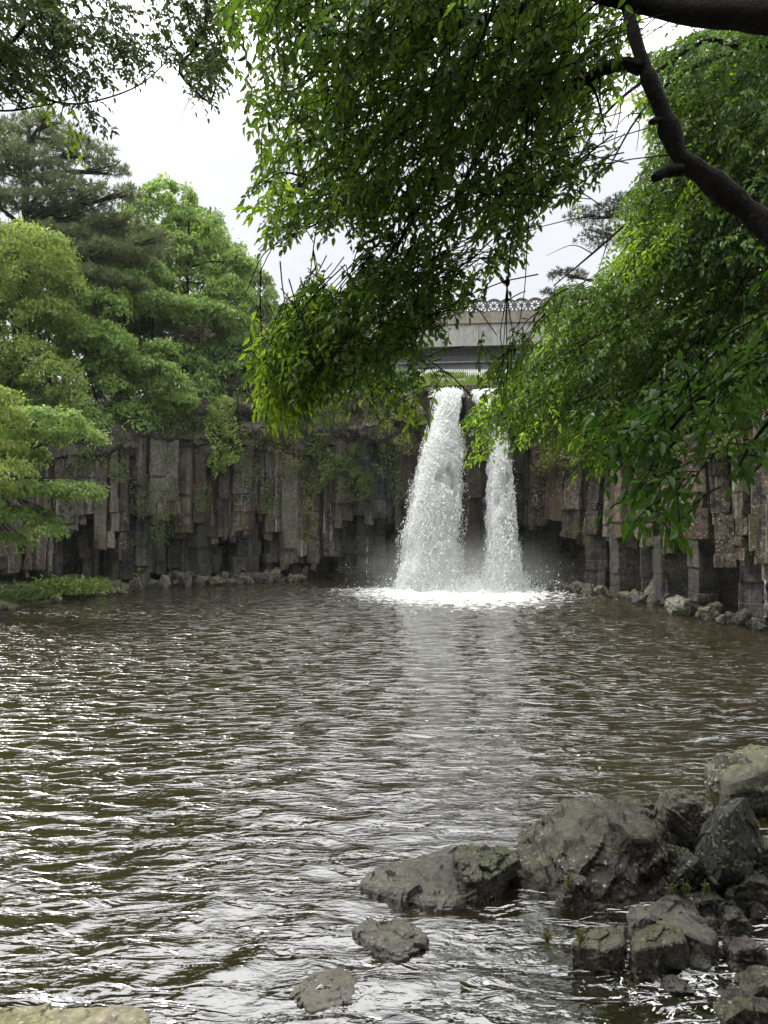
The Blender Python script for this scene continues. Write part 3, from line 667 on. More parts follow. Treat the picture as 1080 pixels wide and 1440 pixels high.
for k in range(40):
    px = random.uniform(750, 1100); py = np.interp(px, [750, 860, 1000, 1100], [829, 840, 868, 892]) + random.uniform(-4, 2)
    ground_rock(px, py, random.uniform(10, 30), random.uniform(7, 20), M[random.choice(('wet_shade_basalt', 'ledge', 'basalt_right', 'wet_shade_basalt'))], 'small dark rock in the rubble at the foot of the right cliff', 'rubble under the right cliff', cuts=3, n=12)
# ledges bulging from the upper cliff
g3 = 'ledges on the upper cliff'
for px, py, w, h, m, lab in ((282, 632, 44, 24, 'ledge', 'rounded overhanging ledge rock above the left columns'), (278, 612, 40, 22, 'ledge', 'upper rounded ledge rock over the overhanging one'),
        (175, 632, 40, 24, 'ledge', 'lumpy ledge rock above the left columns near the trees'), (330, 552, 60, 16, 'ledge', 'flat stepped ledge high on the cliff'), (342, 575, 58, 18, 'ledge', 'broad ledge with a dark underside high on the cliff'),
        (325, 535, 50, 14, 'ledge', 'topmost thin ledge under the trees'), (462, 610, 26, 18, 'bank_stone', 'pale rock tooth above the hanging ivy'), (415, 632, 44, 34, 'ledge', 'bulging grey rock left of the ivy'),
        (500, 606, 70, 22, 'ledge', 'mossy ledge over the dark hollow'), (545, 600, 60, 60, 'ledge', 'big mossy rock shoulder left of the falls'), (580, 585, 34, 50, 'ledge', 'mossy pillar next to the lip of the falls'),
        (765, 585, 50, 70, 'ledge', 'smooth mossy rock shoulder right of the falls'), (840, 620, 70, 46, 'ledge', 'mossy bulge above the right columns'), (640, 562, 20, 20, 'wet_shade_basalt', 'dark round rock splitting the water at the lip'),
        (920, 610, 90, 60, 'ledge', 'grey bulge behind the drooping leaves on the right'), (1010, 590, 100, 80, 'ledge', 'large grey overhang at the far right'), (345, 612, 70, 40, 'ledge', 'dark bulge below the broad ledge'), (770, 533, 60, 26, 'bank_stone', 'grey rock bank right of the stream under the bridge')):
    Y = cliffY(px) - .1
    if 600 < px < 700: Y = 36.6
    if py < 560 and px < 400: Y += 1.0
    if px == 770: Y = 43
    ww, hh = w / F * Y, h / F * Y
    q = at(px, py, Y)
    blob_rock('ledge_rock', q, (ww * 1.15, min(2.4, ww * 1.1), hh * 1.15), M[m], lab, g3, n=26, cuts=5, rough=.07, cat='ledge rock')

# ------------------------------------------------------------------ the falls
def make_fall(prof, label, seed, nd, ytop, ybase):
    prof = np.array(prof, float); r2 = np.random.default_rng(seed)
    py0, py1 = prof[0, 0], prof[-1, 0]
    def Yat(py): s = np.clip((py - py0) / (py1 - py0), 0, 1); return ytop + (ybase - ytop) * np.sqrt(s)
    xm = at(.5 * (prof[-1, 1] + prof[-1, 2]), 830, ybase)
    root = empty('waterfall', (xm[0], ybase, 0), label, 'waterfall', 'twin falls into the pool')
    def sheet(k, dy, sh, nm):
        n, m = 150, 40; V = []; E = []
        for a in np.linspace(0, 1, n):
            py = py0 + (py1 - py0) * a
            l, r = np.interp(py, prof[:, 0], prof[:, 1]), np.interp(py, prof[:, 0], prof[:, 2])
            Y = Yat(py)
            for b in np.linspace(-1, 1, m):
                px = .5 * (l + r) + .5 * (r - l) * b * sh
                q = at(px, py + (6 if a == 1 else 0), Y)
                q[1] += dy + (.55 * b * b) * (r - l) / F * Y * .5
                V.append(q); E.append(1 - b * b)
        V = np.array(V)
        d = fbm(V * np.array([4, 4, 1.6]), 5, seed + k, .7)
        V[:, 1] -= d * .07; V[:, 0] += fbm(V * np.array([3, 3, 1.6]) + 50, 5, seed + 5 + k, .65) * .26
        mb = MB(); mb.add(V, grid_faces(n, m)); return mb.build(nm, M['fall_sheet'], root, True, {'edge': np.array(E)})
    sheet(0, 0, 1.0, 'water_sheet'); sheet(20, -.3, .95, 'water_sheet'); sheet(40, -.6, .86, 'water_sheet')
    # clots and drops of falling water, each a small stretched lump
    a = r2.uniform(0, 1, nd) ** .8; py = py0 + (py1 - py0) * a
    l, r = np.interp(py, prof[:, 0], prof[:, 1]), np.interp(py, prof[:, 0], prof[:, 2])
    b = r2.normal(size=nd) * .5; b = np.where(np.abs(b) > 1.2, r2.uniform(-1, 1, nd), b)
    px = .5 * (l + r) + .5 * (r - l) * b * (1 + .16 * fbm(np.stack([py / 26.0, np.sign(b) * 7, 0 * py], -1), 4, seed + 40, .65) * np.minimum(1, 2 * a)); Y = Yat(py)
    Q = np.stack([(px - 540) / F * Y, Y - r2.normal(size=nd) * .30 + .25 * b * b - .45, CAMZ + (HOR - py) / F * Y], -1)
    keep = fbm(Q * np.array([1.6, 1.6, .6]), 3, seed) > -.22 + .35 * (np.abs(b) > .8)
    Q = Q[keep]; b = b[keep]; a = a[keep]
    s = r2.lognormal(-4.7, .45, len(Q)) * np.where(np.abs(b) > .9, .8, 1.1)
    el = r2.uniform(1.2, 4.5, len(Q))
    oct_ = np.array([[1, 0, 0], [0, 1, 0], [-1, 0, 0], [0, -1, 0], [0, 0, 1], [0, 0, -1]], float)
    J = 1 + .5 * r2.normal(size=(len(Q), 6, 1)) * .5
    tilt = r2.normal(size=(len(Q), 1, 2)) * .22
    V = oct_[None] * J * s[:, None, None]; V[:, :, 2] *= el[:, None]
    V[:, :, :2] += V[:, :, 2:] * tilt
    V = V + Q[:, None]
    tri = np.array([[0, 1, 4], [1, 2, 4], [2, 3, 4], [3, 0, 4], [1, 0, 5], [2, 1, 5], [3, 2, 5], [0, 3, 5]])
    mb = MB(); mb.add(V.reshape(-1, 3), (np.arange(len(Q))[:, None, None] * 6 + tri[None]).reshape(-1, 3))
    o = mb.build('spray', M['spray'], root, True); o['kind'] = 'stuff'
make_fall([(549, 606, 656), (560, 611, 651), (590, 608, 647), (620, 598, 650), (660, 585, 651), (700, 577, 652), (740, 569, 648), (780, 563, 643), (832, 553, 646)], 'wider left fall plunging white over the cliff lip', 3, 190000, 37.0, 33.7)
make_fall([(549, 656, 708), (575, 678, 710), (600, 687, 712), (640, 688, 717), (680, 685, 722), (720, 684, 727), (760, 684, 731), (800, 683, 735), (832, 680, 742)], 'narrower right fall partly hidden by leaves at its top', 8, 95000, 36.6, 33.5)

def trickle(px, p0, p1, Y, w, label):
    mb = MB(); n = 60; V = []
    for a in np.linspace(0, 1, n):
        for b in np.linspace(-1, 1, 7): V.append(at(px + w * b * (.5 + .5 * a) + .5 * math.sin(a * 5), p0 + (p1 - p0) * a, Y - .3 * a + .05 * b * b))
    V = np.array(V); V[:, 0] += .05 * fbm(V * 5, 3); mb.add(V, grid_faces(n, 7))
    o = mb.build('trickle', M['fall_sheet'], None, True, {'edge': np.full(len(V), -.05)})
    tag(o, label, 'trickle', 'thin trickles down the cliff')
trickle(516, 755, 812, 38.2, 1.3, 'thin white trickle left of the falls above the mist')
trickle(606, 562, 660, 36.6, 2.6, 'thin veil of water just left of the wider fall')
trickle(1076, 815, 868, 21.0, 3.2, 'small side trickle between rocks at the right edge')

# splash drops over the apron (uncountable) and the mist
n = 16000; r2 = np.random.default_rng(77)
Q = np.stack([FALL[0] - .1 + r2.normal(size=n) * 1.6, 33.2 + r2.normal(size=n) * .8, np.abs(r2.normal(size=n)) ** 1.4 * .28], -1)
s = r2.lognormal(-4.4, .45, n); V = np.array([[1, 0, 0], [0, 1, 0], [-1, 0, 0], [0, -1, 0], [0, 0, 1], [0, 0, -1]], float)[None] * (1 + .4 * r2.normal(size=(n, 6, 1))) * s[:, None, None] + Q[:, None]
tri = np.array([[0, 1, 4], [1, 2, 4], [2, 3, 4], [3, 0, 4], [1, 0, 5], [2, 1, 5], [3, 2, 5], [0, 3, 5]])
mb = MB(); mb.add(V.reshape(-1, 3), (np.arange(n)[:, None, None] * 6 + tri[None]).reshape(-1, 3))
tag(mb.build('splash', M['spray'], None, True), 'white splash where both falls strike the pool', 'splash', kind='stuff')

def mist():
    import bmesh
    bm = bmesh.new(); bmesh.ops.create_icosphere(bm, subdivisions=4, radius=1.0)
    me = bpy.data.meshes.new('mist'); bm.to_mesh(me); bm.free()
    o = bpy.data.objects.new('mist', me); C.objects.link(o); o.location = (3.6, 33.6, .5); o.scale = (6.2, 3.4, 2.7)
    m = bpy.data.materials.new('mist'); m.use_nodes = True; nt = m.node_tree; nt.nodes.clear()
    out = nt.nodes.new('ShaderNodeOutputMaterial'); pv = nt.nodes.new('ShaderNodeVolumePrincipled'); pv.inputs['Color'].default_value = (.95, .96, .97, 1)
    tc = nt.nodes.new('ShaderNodeTexCoord'); ln = nt.nodes.new('ShaderNodeVectorMath'); ln.operation = 'LENGTH'
    nt.links.new(tc.outputs['Object'], ln.inputs[0])
    mr = nt.nodes.new('ShaderNodeMapRange'); mr.inputs['From Min'].default_value = .95; mr.inputs['From Max'].default_value = .1; mr.inputs['To Max'].default_value = .27
    mr.interpolation_type = 'SMOOTHSTEP'
    nt.links.new(ln.outputs['Value'], mr.inputs['Value'])
    nz = nt.nodes.new('ShaderNodeTexNoise'); nz.inputs['Scale'].default_value = 2.2; nz.inputs['Detail'].default_value = 3; nt.links.new(tc.outputs['Object'], nz.inputs['Vector'])
    mu = nt.nodes.new('ShaderNodeMath'); mu.operation = 'MULTIPLY'; nt.links.new(mr.outputs[0], mu.inputs[0]); nt.links.new(nz.outputs['Fac'], mu.inputs[1])
    nt.links.new(mu.outputs[0], pv.inputs['Density']); pv.inputs['Density Attribute'].default_value = ''
    nt.links.new(pv.outputs[0], out.inputs['Volume']); me.materials.append(m)
    tag(o, 'thin white mist drifting around the foot of the falls', 'mist', kind='stuff')
mist()

# ------------------------------------------------------------------ bridge
def make_bridge():
    zt = 18.7
    x0, x1 = (380 - 540) / F * 53.7, 21.0
    ang = math.atan2(51.4 - 53.6, (790 - 540) / F * 51.4 - (390 - 540) / F * 53.6)
    a = np.array([(390 - 540) / F * 53.6, 53.6]); u = np.array([math.cos(ang), math.sin(ang)]); nrm = np.array([-u[1], u[0]])
    s0, s1 = -6.0, 32.0; L = s1 - s0; mid = a + u * (s0 + s1) / 2
    root = empty('bridge', (mid[0], mid[1], 13.8), 'concrete road bridge with wheel-patterned railing above the falls', 'bridge')
    def beam(name, mat, z0, z1, off, th):
        mb = MB(); c = mid + nrm * (off + th / 2); box(mb, (c[0], c[1], (z0 + z1) / 2), (L, th, z1 - z0), ang); return mb.build(name, mat, root)
    beam('kerb_beam', M['tan_concrete'], 16.95, 17.70, -.12, .6)
    beam('fascia', M['concrete'], 15.4, 16.947, 0, .5)
    beam('deck', M['asphalt'], 16.3, 16.9, .503, 9)
    for off in (1.0, 4.2, 7.4):
        g = beam('girder', M['girder_paint'], 13.85, 15.9, off, .35)
        for zz in (13.86, 14.45, 15.05, 15.7):
            mb = MB(); c = mid + nrm * (off - .12); box(mb, (c[0], c[1], zz), (L, .23, .07), ang); mb.build('flange', M['concrete'] if zz == 14.45 else M['girder_paint'], root)  # one flange in pale concrete colour, painting in a lit line
    for k in range(16):
        mb = MB(); c = a + u * (s0 + 1.2 + k * 2.4) - nrm * .012; box(mb, (c[0], c[1], 16.17), (.05, .03, 1.5), ang); mb.build('joint', M['girder_paint'], root)
    # abutments
    for sgn, s in ((-1, s0 + 1.0), (1, s1 - 1.0)):
        mb = MB(); c = a + u * s + nrm * 4.5; box(mb, (c[0], c[1], 12.0), (2.4, 9.6, 9.9), ang); mb.build('abutment', M['concrete'], root)
    # railing panels: a spoked wheel in a scalloped frame
    def panel_mesh():
        mb = MB(); w, h = .95, .95
        th = np.linspace(0, 2 * np.pi, 33)
        def ring(r, rad, cz): tube(mb, [(r * math.cos(t), 0, cz + r * math.sin(t)) for t in th], rad, rad, 40, 5)
        ring(.36, .055, .50); ring(.07, .06, .50)
        for k in range(8):
            t = k * math.pi / 4; tube(mb, [(.08 * math.cos(t), 0, .5 + .08 * math.sin(t)), (.35 * math.cos(t), 0, .5 + .35 * math.sin(t))], .036, .036, 2, 5)
        ar = [(x, 0, .74 + .21 * math.cos(x / (w / 2) * math.pi / 2) ** .8) for x in np.linspace(-w / 2, w / 2, 15)]
        tube(mb, ar, .075, .075, 24, 6)
        tube(mb, [(-w / 2, 0, .06), (w / 2, 0, .06)], .09, .09, 2, 6)
        tube(mb, [(-w / 2, 0, .03), (-w / 2, 0, .80)], .085, .085, 3, 6)
        tube(mb, [(-w / 2, 0, .50), (-.36, 0, .50)], .05, .05, 2, 5); tube(mb, [(w / 2, 0, .50), (.36, 0, .50)], .05, .05, 2, 5)
        return mb
    first = panel_mesh().build('railing_panel', M['rail_paint'], root)
    for k in range(int(30 / .95)):
        o = first if k == 0 else first.copy()
        if k: C.objects.link(o); o.parent = root
        q = a + u * (-4.5 + k * .95) + nrm * .15
        o.location = (q[0] - mid[0], q[1] - mid[1], 17.70 - 13.8); o.rotation_euler = (0, 0, ang)
        o.parent = root
    # panel mesh was built relative to the root offset: undo it
    V = np.empty(len(first.data.vertices) * 3); first.data.vertices.foreach_get('co', V)
    V = V.reshape(-1, 3) + np.array(root['_o']); first.data.vertices.foreach_set('co', V.ravel()); first.data.update()
make_bridge()

# white picket fence beyond the stream
def fence():
    c0, c1 = at(560, 530, 46.5), at(720, 530, 46.5); z0 = 11.75
    root = empty('picket_fence', (c0[0], 46.5, z0), 'white picket fence on the grass under the bridge', 'fence')
    mb = MB()
    for x in np.arange(c0[0], c1[0], .13): box(mb, (x, 46.5, z0 + .42), (.08, .03, .84))
    mb.build('pickets', M['white_paint'], root)
    for z in (.25, .70):
        mb = MB(); box(mb, ((c0[0] + c1[0]) / 2, 46.54, z0 + z), (c1[0] - c0[0], .05, .08)); mb.build('rail', M['white_paint'], root)
fence()

# ------------------------------------------------------------------ trees of the far banks
def crown(mb, clumps, nsub, nleaf, size, flat=.45, asp=.55, droop=.25, shell=.55, sub_r=.42):
    """clumps: centre, radii.  Each holds many small leaf pads, each pad many leaves."""
    cen = []
    for (c, r) in clumps:
        k = max(4, int(1.9 * nsub * (r[0] * r[2] + r[0] * r[1]) / 2))
        d = rdir(k); d[:, 2] = np.where(d[:, 2] < -.25, -d[:, 2] * .6, d[:, 2])
        rad = rng.uniform(shell, 1.0, size=(k, 1)) ** .6
        pc = np.array(c) + d * rad * np.array(r)
        pn = norm(d * np.array([.7, .7, .35]) + np.array([0, 0, 1.0]) + rng.normal(size=(k, 3)) * .2)
        rs = sub_r * rng.uniform(.55, 1.25, size=k)
        tb = np.clip(.5 + rng.normal(size=k) * .16, 0, 1)
        m = nleaf
        T1 = norm(np.cross(pn, rng.normal(size=(k, 3)))); T2 = np.cross(pn, T1)
        a = rng.uniform(0, 2 * np.pi, (k, m)); q = np.sqrt(rng.uniform(0, 1, (k, m)))
        P = pc[:, None] + (T1[:, None] * (np.cos(a) * q)[..., None] + T2[:, None] * (np.sin(a) * q)[..., None]) * rs[:, None, None] \
            + pn[:, None] * (rng.normal(size=(k, m, 1)) * flat * .5 - flat * q[..., None] ** 2) * rs[:, None, None]
        out = norm(P - pc[:, None]); D = norm(out + rng.normal(size=(k, m, 3)) * .6 - np.array([0, 0, droop]))
        N = norm(pn[:, None] + rng.normal(size=(k, m, 3)) * .45)
        tt = np.clip(tb[:, None] + rng.normal(size=(k, m)) * .18, 0, 1)
        sz = size * rng.uniform(.65, 1.25, k * m)
        flakes(mb, P.reshape(-1, 3), D.reshape(-1, 3), N.reshape(-1, 3), sz, sz * asp, tt.ravel())
        cen.append(np.array(c))
    return cen

def pxclumps(L, Y, dj=1.0):
    out = []
    for (px, py, rx, ry) in L:
        y = Y + random.uniform(-dj, dj); rx_, ry_ = 1.18 * rx / F * y, 1.12 * ry / F * y
        out.append((at(px, py, y), (rx_, max(.8, .6 * (rx_ + ry_)), ry_)))
    return out

def tree(name, label, L, Y, mat, base, group='trees on the left bank', nsub=16, nleaf=34, size=.19, trunk_r=.18, cat='tree', bark='bark_far', dj=1.0, **kw):
    cl = pxclumps(L, Y, dj)
    base = np.array(base, float)
    root = empty(name, base, label, cat, group)
    mb = MB(); cen = crown(mb, cl, nsub, nleaf, size, **kw); mb.build('crown', M[mat], root)
    top = np.mean([c for c in cen], axis=0); hi = max(c[2] for c in cen)
    fork = base * .45 + top * .55; fork[2] = base[2] + .5 * (top[2] - base[2])
    tb = MB(); tube(tb, [base - np.array([0, 0, .5]), base * .6 + fork * .4 + np.array([.1, .05, 0]), fork, np.array([top[0], top[1], hi])], trunk_r, trunk_r * .3, 16, 8, .05); tb.build('trunk', M[bark], root, True)
    lb = MB()
    for c in cen:
        s = fork + (np.array([top[0], top[1], hi]) - fork) * random.uniform(0, .5)
        md = .5 * (s + c) + np.array([0, 0, .25]); tube(lb, [s, md, c], trunk_r * .34, trunk_r * .08, 8, 5)
        for _ in range(3):
            e = c + rdir(1)[0] * np.array([.9, .9, .5]); tube(lb, [md, .5 * (md + e) + rdir(1)[0] * .1, e], trunk_r * .14, trunk_r * .05, 5, 4)
    lb.build('limbs', M[bark], root, True)
    return root

def gz(px, Y): return float(topz(px)) + .15
def gb(px, Y, z=None): q = at(px, 600, Y); return (q[0], q[1], gz(px, Y) - .2 if z is None else z)

tree('broadleaf_tree', 'bright green tall broadleaf tree behind the ledges', [(238, 272, 34, 22), (210, 308, 42, 30), (272, 322, 42, 32), (232, 355, 55, 35), (300, 372, 46, 32), (255, 408, 60, 30), (322, 415, 34, 26), (195, 395, 44, 30), (285, 445, 60, 28), (335, 370, 20, 26)],
     40.5, 'leaf_bright', gb(260, 42, 10.5), size=.24, nsub=11)
tree('conifer_tree', 'dark spiky conifer peeping out behind the tall bright tree', [(262, 284, 8, 20), (268, 310, 18, 16), (300, 306, 6, 16), (292, 332, 26, 18), (326, 366, 10, 24), (305, 362, 30, 24), (330, 392, 28, 20), (270, 350, 40, 30)],
     46, 'needle_dark', gb(290, 46, 11), size=.30, nsub=18, asp=.22, flat=1.2, sub_r=.5)
tree('willow_tree', 'pale feathery tree leaning out beside the bridge', [(345, 388, 24, 24), (366, 406, 18, 26), (380, 428, 12, 26), (340, 435, 45, 28), (370, 455, 26, 24), (330, 490, 50, 32), (378, 500, 34, 36), (410, 470, 26, 26), (300, 480, 36, 28)],
     44, 'leaf_pale', gb(340, 45, 11), size=.24, nsub=11, droop=1.1)
tree('maple_tree', 'layered blue-green maple among the upper left crowns', [(185, 374, 44, 12), (215, 388, 30, 9), (150, 392, 55, 14), (120, 378, 40, 16), (190, 410, 40, 14), (230, 425, 40, 12)], 36, 'leaf_maple', gb(160, 38, 9.5), size=.2, nsub=24)
tree('broadleaf_tree', 'olive yellow rounded tree at the left edge', [(30, 352, 66, 34), (62, 392, 46, 38), (12, 430, 60, 40), (70, 448, 40, 34), (28, 510, 56, 38), (78, 532, 34, 34), (-40, 400, 60, 60), (-40, 510, 60, 50), (60, 585, 50, 26), (95, 560, 26, 24)],
     30.5, 'leaf_olive', gb(-10, 33, 8.2), size=.17)
tree('broadleaf_tree', 'lime green tree with billowing rounded clumps right of the olive tree', [(100, 402, 22, 18), (145, 432, 36, 32), (112, 470, 34, 26), (150, 480, 38, 26), (168, 500, 22, 18), (128, 520, 30, 22), (150, 548, 34, 26), (118, 588, 36, 22), (140, 590, 20, 18)],
     33, 'leaf_bright', gb(110, 35, 8.8), size=.18)
tree('broadleaf_tree', 'small bright tree hanging over the cliff edge under the tall tree', [(226, 490, 26, 14), (215, 520, 34, 18), (242, 540, 26, 18), (205, 548, 34, 20), (240, 566, 36, 20), (215, 580, 26, 14)], 35.3, 'leaf_bright', gb(225, 38, 9), size=.21, nsub=13, trunk_r=.1)
tree('shrub', 'mid green shrub mass below the pale feathery tree', [(262, 440, 44, 20), (296, 462, 40, 24), (320, 500, 34, 26), (345, 520, 36, 22), (270, 500, 26, 26), (300, 525, 34, 20)], 40, 'leaf_mid', gb(300, 41.5, 10.3), 'shrubs above the cliff', size=.18, trunk_r=.09, cat='shrub')
tree('shrub', 'brownish purple twiggy shrub between the green crowns', [(250, 478, 26, 20), (272, 466, 22, 14), (262, 500, 20, 16), (195, 500, 20, 18)], 37.6, 'leaf_purple', gb(255, 38.5, 9.5), 'shrubs above the cliff', nleaf=24, size=.14, trunk_r=.08, cat='shrub')
tree('maple_tree', 'pale blue-green maple with tiered boughs over the left shore', [(55, 588, 60, 13), (100, 612, 40, 12), (40, 615, 46, 14), (22, 640, 40, 16), (85, 688, 52, 10), (116, 694, 24, 7), (40, 690, 46, 16), (30, 725, 44, 14), (60, 745, 24, 12), (20, 760, 22, 12), (-50, 640, 50, 30), (-40, 720, 44, 30)],
     23.5, 'leaf_maple', (-15.6, 23.0, 2.0), size=.14, nsub=40, nleaf=30, sub_r=.30, dj=.6)
tree('shrub', 'yellow-green bush at the left edge of the photo', [(0, 560, 26, 22), (8, 590, 24, 18), (-8, 632, 34, 24), (16, 662, 26, 16), (-24, 690, 40, 24)], 21.6, 'leaf_yellow', (-14.6, 21.2, 2.6), 'shrubs above the cliff', size=.12, nsub=44, nleaf=30, trunk_r=.08, cat='shrub', sub_r=.26, dj=.4)
# dim understorey and background crowns, each its own tree
for k, (L, Y, lab) in enumerate(((((60, 470, 90, 60), (140, 520, 70, 50), (0, 560, 80, 50)), 34.6, 'shaded dark tree behind the olive and lime crowns'), (((200, 450, 60, 50), (250, 530, 60, 44), (190, 540, 50, 50)), 38.6, 'shaded dark tree behind the small hanging tree'),
        (((330, 500, 50, 40), (390, 520, 50, 34), (420, 500, 40, 30)), 43.5, 'dark evergreen under the left end of the bridge'), (((180, 440, 70, 60), (240, 480, 60, 50), (110, 460, 60, 60)), 43, 'dim crown closing the gap between the lime tree and the tall bright tree'), (((80, 360, 90, 46), (160, 350, 70, 40), (20, 400, 80, 46)), 39, 'dark green crown filling the space under the pine'))):
    tree('background_tree', lab, L, Y, 'leaf_mid', gb(np.mean([l[0] for l in L]), Y + 1, 9.5), size=.26, nsub=11)

sh = [(30, 585, 60, 24), (100, 600, 44, 20), (165, 592, 44, 24), (225, 590, 36, 20), (275, 560, 40, 26), (385, 530, 40, 24), (430, 545, 40, 18), (480, 540, 44, 16), (545, 545, 40, 16), (330, 505, 36, 16), (-50, 590, 60, 30)]
labs = ['at the far left over the columns', 'under the lime green tree', 'beside the lumpy ledge rock', 'under the small hanging tree', 'below the purple shrub', 'right of the stepped ledges', 'below the left bridge end', 'over the olive creeper', 'left of the falls lip', 'above the topmost thin ledge', 'just out of the left edge']
for q, lb_ in zip(sh, labs):
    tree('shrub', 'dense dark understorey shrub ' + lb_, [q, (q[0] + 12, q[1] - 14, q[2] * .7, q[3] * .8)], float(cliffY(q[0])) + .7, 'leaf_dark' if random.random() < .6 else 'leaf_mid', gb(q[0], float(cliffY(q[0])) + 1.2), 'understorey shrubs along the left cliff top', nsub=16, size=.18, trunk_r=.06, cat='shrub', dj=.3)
for px, lb_ in ((770, 'right of the falls under the boughs'), (850, 'over the right bulges'), (930, 'over the grey bulge'), (1020, 'over the far right overhang'), (1110, 'beyond the right edge')):
    y = float(cliffY(px)) + 1.0; pz = HOR - (topz(px) + .3 - CAMZ) * F / y
    tree('shrub', 'dense understorey shrub ' + lb_, [(px, pz, 46, 26), (px + 16, pz - 20, 40, 24)], y, 'leaf_mid', gb(px, y + .5), 'understorey shrubs along the right cliff top', nsub=16, size=.18, trunk_r=.06, cat='shrub', dj=.3)

# the wood the photographer stands in (behind and beside the camera): it shades the near shore
for k, (x, y, zc) in enumerate(((-5.5, -2.5, 6), (-1.0, -5.5, 6.5), (4.5, -3.5, 6), (8.5, 1.5, 6.5), (-9.5, 2.0, 6.5), (1.5, -1.6, 9.5))):
    root = empty('shore_tree', (x, y, 1.2), ['leafy tree left behind the viewpoint', 'leafy tree right behind the viewpoint', 'leafy tree on the right behind the viewpoint', 'leafy tree on the near right shore', 'leafy tree on the near left shore', 'tall leafy tree over the viewpoint'][k], 'tree', 'wood behind the viewpoint')
    mb = MB(); crown(mb, [(np.array([x, y, zc]), (3.2, 3.0, 2.6)), (np.array([x + .8, y + .6, zc + 3]), (2.6, 2.6, 2.2)), (np.array([x - .6, y - .8, zc - 2.6]), (2.6, 2.0, 1.8))], 13, 34, .34, sub_r=.65); mb.build('crown', M['leaf_dark'], root)
    mb = MB(); tube(mb, [(x, y, .2), (x + .1, y, 3), (x, y + .1, 6), (x + .4, y + .3, 9)], .25, .1, 14, 10, .05); mb.build('trunk', M['bark'], root, True)

# pines
def pine(label, L, Y, base, group, nt=60, mat='needle', dj=1.2):
    cl = pxclumps(L, Y, dj); base = np.array(base, float)
    root = empty('pine_tree', base, label, 'tree', group)
    hi = max(c[2] for c, r in cl); tx = np.mean([c[0] for c, r in cl]); tx = .5 * (tx + base[0])
    mb = MB()
    for c, r in cl:
        k = int(nt * r[0] * r[1]); d = rdir(k) * (rng.uniform(0, 1, (k, 1)) ** .4)
        pc = np.array(c) + d * np.array(r); pc[:, 2] = np.array(c)[2] + np.abs(d[:, 2]) * r[2] - .35 * r[2] + .12 * fbm(pc * 1.3, 2)
        m = 15; tb = np.clip(.45 + rng.normal(size=k) * .2 + .25 * d[:, 2], 0, 1)
        D = norm(rng.normal(size=(k, m, 3)) + np.array([0, 0, .9]) + d[:, None] * .6)
        L_ = .30 * rng.uniform(.7, 1.2, k * m)
        flakes(mb, (pc[:, None] + D * .13).reshape(-1, 3), D.reshape(-1, 3), rdir(k * m), L_, .035, np.repeat(tb, m))
    mb.build('crown', M[mat], root)
    tb = MB(); tp = np.array([tx, Y, hi]); tube(tb, [base - np.array([0, 0, .4]), base * .6 + tp * .4 + np.array([.3, 0, 0]), base * .25 + tp * .75, tp], .30, .08, 18, 8, .05); tb.build('trunk', M['bark_far'], root, True)
    lb = MB()
    for c, r in cl:
        c = np.array(c); s = base + (tp - base) * np.clip((c[2] - base[2]) / (tp[2] - base[2]) - .06, .3, .98)
        tube(lb, [s, .5 * (s + c) + np.array([0, 0, .15]), c + np.array([0, 0, -.15])], .11, .04, 10, 6)
        for _ in range(5):
            e = c + np.array([random.uniform(-1, 1) * r[0], random.uniform(-1, 1) * r[1], 0]); tube(lb, [c * .6 + s * .4, .5 * (c + e), e], .05, .015, 6, 4)
    lb.build('limbs', M['bark_far'], root, True)
pine('dark pine with flat needle tiers at the upper left', [(-20, 190, 60, 20), (55, 188, 60, 22), (110, 212, 50, 18), (150, 236, 28, 14), (30, 240, 70, 16), (40, 285, 66, 18), (105, 300, 56, 16), (170, 312, 46, 14), (60, 335, 80, 18), (150, 355, 60, 16), (215, 335, 26, 18), (100, 395, 90, 20), (130, 272, 50, 16), (175, 268, 22, 14), (80, 258, 50, 14), (140, 335, 60, 18), (190, 350, 40, 18), (40, 365, 60, 20), (10, 215, 60, 20), (-40, 270, 50, 24), (60, 165, 30, 12)],
     34.5, gb(20, 37, 9.4), 'pines on both banks')
pine('distant pine showing between the right boughs', [(800, 384, 26, 9), (840, 300, 40, 10), (880, 282, 34, 9), (780, 410, 16, 8), (870, 330, 50, 12), (900, 380, 50, 14)], 40, (15.5, 42.5, 10.5), 'pines on both banks', nt=46, mat='needle_dark')

# woods on the right bank, mostly behind the drooping boughs
for k, (L, Y, lab, m) in enumerate(((((960, 330, 80, 70), (1040, 250, 90, 80), (920, 420, 80, 60), (1080, 400, 90, 80), (1000, 480, 90, 60)), 30, 'sunlit broadleaf tree high on the right bank', 'leaf_mid'),
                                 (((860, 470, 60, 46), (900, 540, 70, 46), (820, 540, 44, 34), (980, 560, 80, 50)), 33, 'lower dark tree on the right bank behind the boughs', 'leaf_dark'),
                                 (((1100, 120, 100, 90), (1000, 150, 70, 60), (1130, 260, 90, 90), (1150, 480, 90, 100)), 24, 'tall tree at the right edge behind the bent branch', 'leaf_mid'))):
    tree('background_tree', lab, L, Y, m, gb(1000 if k != 1 else 900, Y + 2, 9.0), 'trees on the right bank', size=.2, nsub=10)

